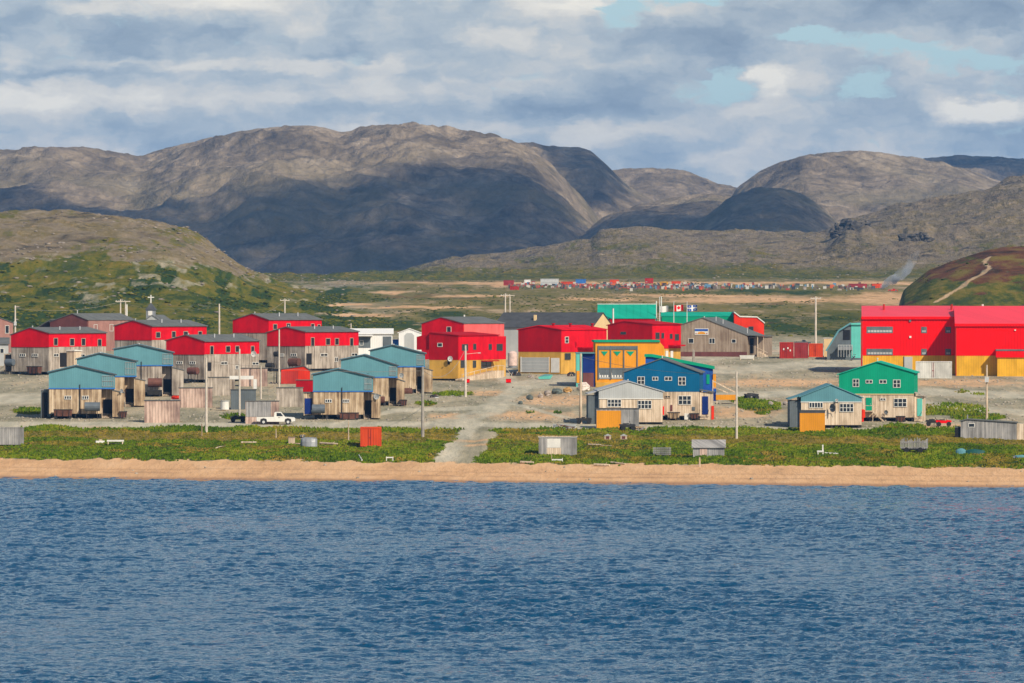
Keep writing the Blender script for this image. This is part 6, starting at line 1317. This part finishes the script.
crag('large dark broken crag on the skyline slope at the right', [(836,228,9,9),(842,222,9,14),(849,217,12,20),(857,217,11,19),(864,221,9,15),(871,226,10,9),(879,230,12,6),(889,232,9,4)], 3)
crag('smaller dark crag to the right of the large broken one', [(905,232,8,8),(913,231,10,9),(921,232,9,8),(929,235,6,5)], 4)
# ---- the far dump
m, t, p = newmat('painted_scrap'); a_ = t.node('ShaderNodeAttribute', attribute_name='paint'); t.l.new(a_.outputs['Color'], p.inputs['Base Color']); p.inputs['Roughness'].default_value = .6
for i, (px, py, w_, h_, mt, lab) in enumerate(((508.5,285.5,10,5,contd,'dark red container at the left end of the far dump'), (514.5,290,9,3.5,contr,'small reddish container just below the dark red one'), (549.5,285,18,6,galv,'long grey tank body in the far dump'), (527.5,284.5,6,4.5,white,'white box at the far dump left of the grey tank'), (567,286,12,4,conto,'orange box lying right of the grey tank in the dump'), (581,283.5,10,4,trimb,'light blue box in the far dump'), (614.5,284.5,9,4.5,conto,'orange container, centre of the far dump'), (649,283.5,8,5,contr,'red container in the right half of the dump'), (664,286,8,4,yellowb,'yellow-orange box in the right half of the dump'), (676,286.5,9,5,conto,'bright orange box near the flags, in the dump'), (877,288,10,4,conto,'orange-red container beside the smoke'), (858,287.5,18,3.5,contd,'long dull red container left of the smoke'))):
    c = at(px, py); s_ = pxm(c); t_ = empty('scrap_container', c, R(-5+i*7 % 12)); tag(t_, lab, 'container', 'containers in the far dump'); W_, H_ = w_/s_, h_/s_
    MB().box(-W_/2, W_/2, 0, 2.4, 0, H_).build('body', mt, t_); mb = MB()
    for q in range(5): x = -W_/2+W_*q/4.6; mb.box(x, x+.3, -.12, -.001, .2, H_-.1)
    mb.box(-W_/2, W_/2, -.14, -.02, H_*.45, H_*.55).build('ribs', mt, t_); MB().box(-W_/2-.1, W_/2+.1, -.15, 2.5, H_+.003, H_+.15).build('roof', mt, t_)
mb = MB(); rnd = random.Random(5); pal = [(.35,.03,.02),(.55,.10,.02),(.30,.05,.03),(.5,.48,.44),(.03,.03,.035),(.03,.03,.035),(.12,.09,.07),(.10,.10,.09),(.2,.16,.12),(.05,.06,.07),(.25,.05,.04),(.10,.22,.35),(.35,.30,.25),(.08,.10,.08),(.12,.05,.04),(.5,.45,.38)]
for i in range(750):
    px = rnd.choice([rnd.uniform(505, 720), rnd.uniform(690, 880), rnd.uniform(560, 700)]); py = 286.5+rnd.gauss(0, 1.3)+(px-500)*.004; c = at(px, py); a = rnd.uniform(.25, 1.0)*rnd.uniform(.5,1); h_ = rnd.uniform(.3, 1.5); cc_ = rnd.choice(pal)
    if px < 780 or rnd.random() < .6: mb.box(c.x-a, c.x+a, c.y-a, c.y+a, c.z-.3, c.z+h_, cc_)
tag(mb.build('scrap_field', MATS['painted_scrap']), 'long colourful line of scrap and drums at the far dump', kind='stuff')
# ---- smoke of the dump fire
m = bpy.data.materials.new('smoke_air'); m.use_nodes = True; t = NT(m.node_tree); t.n.clear()
O = t.node('ShaderNodeTexCoord').outputs['Object']; nz = t.noise(t.vmul(O, (.16,.16,.12)), 1.0, 4.0, .6)
ox, oy, oz = t.sep(O); hfade = t.ss(oz, 0, 15, 1.0, .15)
dd = t.math('MULTIPLY', t.math('MULTIPLY', t.ss(nz, .34, .72), hfade), 1.1)
pv = t.node('ShaderNodeVolumePrincipled'); pv.inputs['Color'].default_value = (.85,.9,.97,1); t.l.new(dd, pv.inputs['Density']); t.l.new(pv.outputs[0], t.node('ShaderNodeOutputMaterial').inputs['Volume'])
c = at(881, 289); mb = MB(); n = 10; vs = []; fs = []
prof = [(0,.8,0),(1.5,2.0,1.2),(3.6,3.0,2.8),(6.4,3.4,4.8),(9.6,3.2,7.4),(12.2,2.6,10.8),(14.2,1.9,14),(16,.5,16.8)]
for (x, r_, z_) in prof:
    for i in range(n): a = 2*math.pi*i/n; vs.append((x+r_*math.cos(a), r_*math.sin(a), z_+.35*r_*math.sin(a*2+x)))
for j in range(len(prof)-1):
    for i in range(n): fs.append((j*n+i, j*n+(i+1) % n, (j+1)*n+(i+1) % n, (j+1)*n+i))
fs += [tuple(range(n-1,-1,-1)), tuple(range((len(prof)-1)*n, len(prof)*n))]
tag(mb.add(vs, fs).build('smoke', m, loc=c), 'thin bluish smoke drifting right from the far dump', kind='stuff')

# ------------------------------------------------------------------ grass, shrubs and stones
rng = np.random.default_rng(3)
def scatter(weight, n):
    wv = weight.ravel(); wv = wv/wv.sum(); idx = rng.choice(wv.size, n, p=wv)
    return Xg.ravel()[idx], Yg.ravel()[idx], Zg.ravel()[idx], idx
def raw_mesh(name, co, tri, mat, label):
    me = bpy.data.meshes.new(name); co = co.reshape(-1, 3).astype(np.float32); tri = tri.astype(np.int32)
    me.vertices.add(len(co)); me.vertices.foreach_set('co', co.ravel()); me.loops.add(tri.size); me.loops.foreach_set('vertex_index', tri.ravel())
    me.polygons.add(len(tri)); me.polygons.foreach_set('loop_start', np.arange(0, tri.size, 3, dtype=np.int32)); me.polygons.foreach_set('loop_total', np.full(len(tri), 3, np.int32))
    me.update(calc_edges=True); me.materials.append(mat); o = bpy.data.objects.new(name, me); COL.objects.link(o); tag(o, label, kind='stuff'); return o
m, t, p = newmat('grass_blades'); O = t.node('ShaderNodeTexCoord').outputs['Object']
g1 = t.noise(t.vmul(O, (.9,.5,.9)), 1.0, 3.0, .6); g2 = t.noise(t.vmul(O, (.08,.03,.08)), 1.0, 4.0, .6)
t.put(p.inputs['Base Color'], t.ramp(t.math('ADD', t.math('MULTIPLY', g1, .5), t.math('MULTIPLY', g2, .5)), [(.34, (.030,.070,.003)), (.46, (.09,.155,.005)), (.54, (.17,.22,.008)), (.64, (.30,.26,.03))])); p.inputs['Roughness'].default_value = .9; p.inputs['Specular IOR Level'].default_value = .1
visible = (Ug > -150)*(Ug < 1170)
def blades(name, wgt, n, mat, label, hs=1.0):
    gx, gy, g_z, gi = scatter(wgt, n); N = len(gx); gx = gx+rng.uniform(-.3,.3,N); gy = gy+rng.uniform(-.6,.6,N)
    hh = hs*rng.uniform(.10,.34,N)*(.7+.7*sst(rowg.ravel()[gi], 436, 428)+.4*sst(rowg.ravel()[gi], 448, 455)); ww = rng.uniform(.10,.30,N); vsl = []
    for k in range(3):
        an = rng.uniform(0, math.pi, N); dx, dy = np.cos(an)*ww, np.sin(an)*ww; lx = rng.uniform(-.15,.15,N)
        vsl.append(np.stack([np.stack([gx-dx, gy-dy, g_z-.05],-1), np.stack([gx+dx, gy+dy, g_z-.05],-1), np.stack([gx+lx+dx*.2, gy, g_z+hh],-1)], 1))
    co = np.concatenate(vsl, 0); raw_mesh(name, co, np.arange(len(co)*3).reshape(-1, 3), mat, label)
md, t, p = newmat('dry_grass_blades'); O = t.node('ShaderNodeTexCoord').outputs['Object']
g1 = t.noise(t.vmul(O, (.5,.12,.5)), 1.0, 4.0, .6)
t.put(p.inputs['Base Color'], t.ramp(g1, [(.34, (.09,.11,.006)), (.47, (.20,.17,.012)), (.62, (.34,.235,.04))])); p.inputs['Roughness'].default_value = .9; p.inputs['Specular IOR Level'].default_value = .1
drym = np.clip(dry+sst(fbm(Ug/40, rowg/3.5, 501, 4), .12, .35)*.9*bank, 0, 1)
edge_ = sst(bank, .35, .75)*(Yg > 780)*(Yg < 1150)*visible
blades('grass', edge_*(1-sst(drym, .2, .7)), 52000, m, 'tufts of green grass and low herbs behind the beach')
blades('dry_grass', edge_*sst(drym, .15, .7), 26000, md, 'yellow brown dry grass between the green tufts', .7)
def lumps(name, weight, n, r0, r1, flat, mat, label, seed=0, stretch=1.0):
    ph = (1+5**.5)/2; iv = np.array([(-1,ph,0),(1,ph,0),(-1,-ph,0),(1,-ph,0),(0,-1,ph),(0,1,ph),(0,-1,-ph),(0,1,-ph),(ph,0,-1),(ph,0,1),(-ph,0,-1),(-ph,0,1)])/1.9
    it = np.array([(0,11,5),(0,5,1),(0,1,7),(0,7,10),(0,10,11),(1,5,9),(5,11,4),(11,10,2),(10,7,6),(7,1,8),(3,9,4),(3,4,2),(3,2,6),(3,6,8),(3,8,9),(4,9,5),(2,4,11),(6,2,10),(8,6,7),(9,8,1)])
    x, y, z, i = scatter(weight, n); r = r0+(r1-r0)*rng.random(n)**2.2; x = x+rng.uniform(-1,1,n); y = y+rng.uniform(-2,2,n)
    J = 1+rng.uniform(-.3,.3,(n,12,1)); V = iv[None]*J*r[:,None,None]*np.array([1,stretch,flat])[None,None]
    an = rng.uniform(0, 6.28, n); c, s_ = np.cos(an)[:,None], np.sin(an)[:,None]; V = np.stack([V[...,0]*c-V[...,1]*s_, V[...,0]*s_+V[...,1]*c, V[...,2]],-1)
    V = V+np.stack([x,y,z+r*flat*.25],-1)[:,None]; raw_mesh(name, V, (it[None]+(np.arange(n)*12)[:,None,None]).reshape(-1,3), mat, label)
m, t, p = newmat('shrub_leaves'); O = t.node('ShaderNodeTexCoord').outputs['Object']
g1 = t.noise(t.vmul(O, (.8,.4,.8)), 1.0, 3.0, .6); g2 = t.noise(t.vmul(O, (.03,.015,.03)), 1.0, 4.0, .6)
t.put(p.inputs['Base Color'], t.ramp(t.math('ADD', t.math('MULTIPLY', g1, .5), t.math('MULTIPLY', g2, .5)), [(.34, (.014,.026,.004)), (.46, (.045,.058,.007)), (.55, (.10,.10,.012)), (.66, (.18,.15,.03))])); p.inputs['Roughness'].default_value = .95; p.inputs['Specular IOR Level'].default_value = .05
lumps('shrubs', lhill*sst(veg, .3, .8)*visible*(.06+bushy)*(Yg < 2250), 5500, .2, .9, .4, m, 'low dark shrubs covering the green hillside')
lumps('ground_shrubs', (low*(1-lhill)*sst(veg+bushy, .45, 1.0)*visible*bushy+rhill*bushy*.1), 2500, .25, .8, .4, m, 'low shrubs dotted over the plain and the far slope')
lumps('stones', (rock*(Yg < 4000)*visible*sst(fbm(Xg/60, Yg/90, 301, 4), -.1, .3)+.1*lhill*visible), 6000, .15, 1.0, .4, plain('loose_rock', (.22,.185,.15), .95, .35, .3), 'grey rocks strewn over the bare hills')
lumps('pebbles', town*(1-road)*(1-np.clip(bank*2, 0, 1))*(Yg > 925)*(Yg < 1400)*visible+.02*sand*(Yg > shY+4)*visible, 14000, .06, .32, .6, plain('gravel_stone', (.30,.265,.21), .95, .3, .4), 'small stones scattered over the gravel ground')
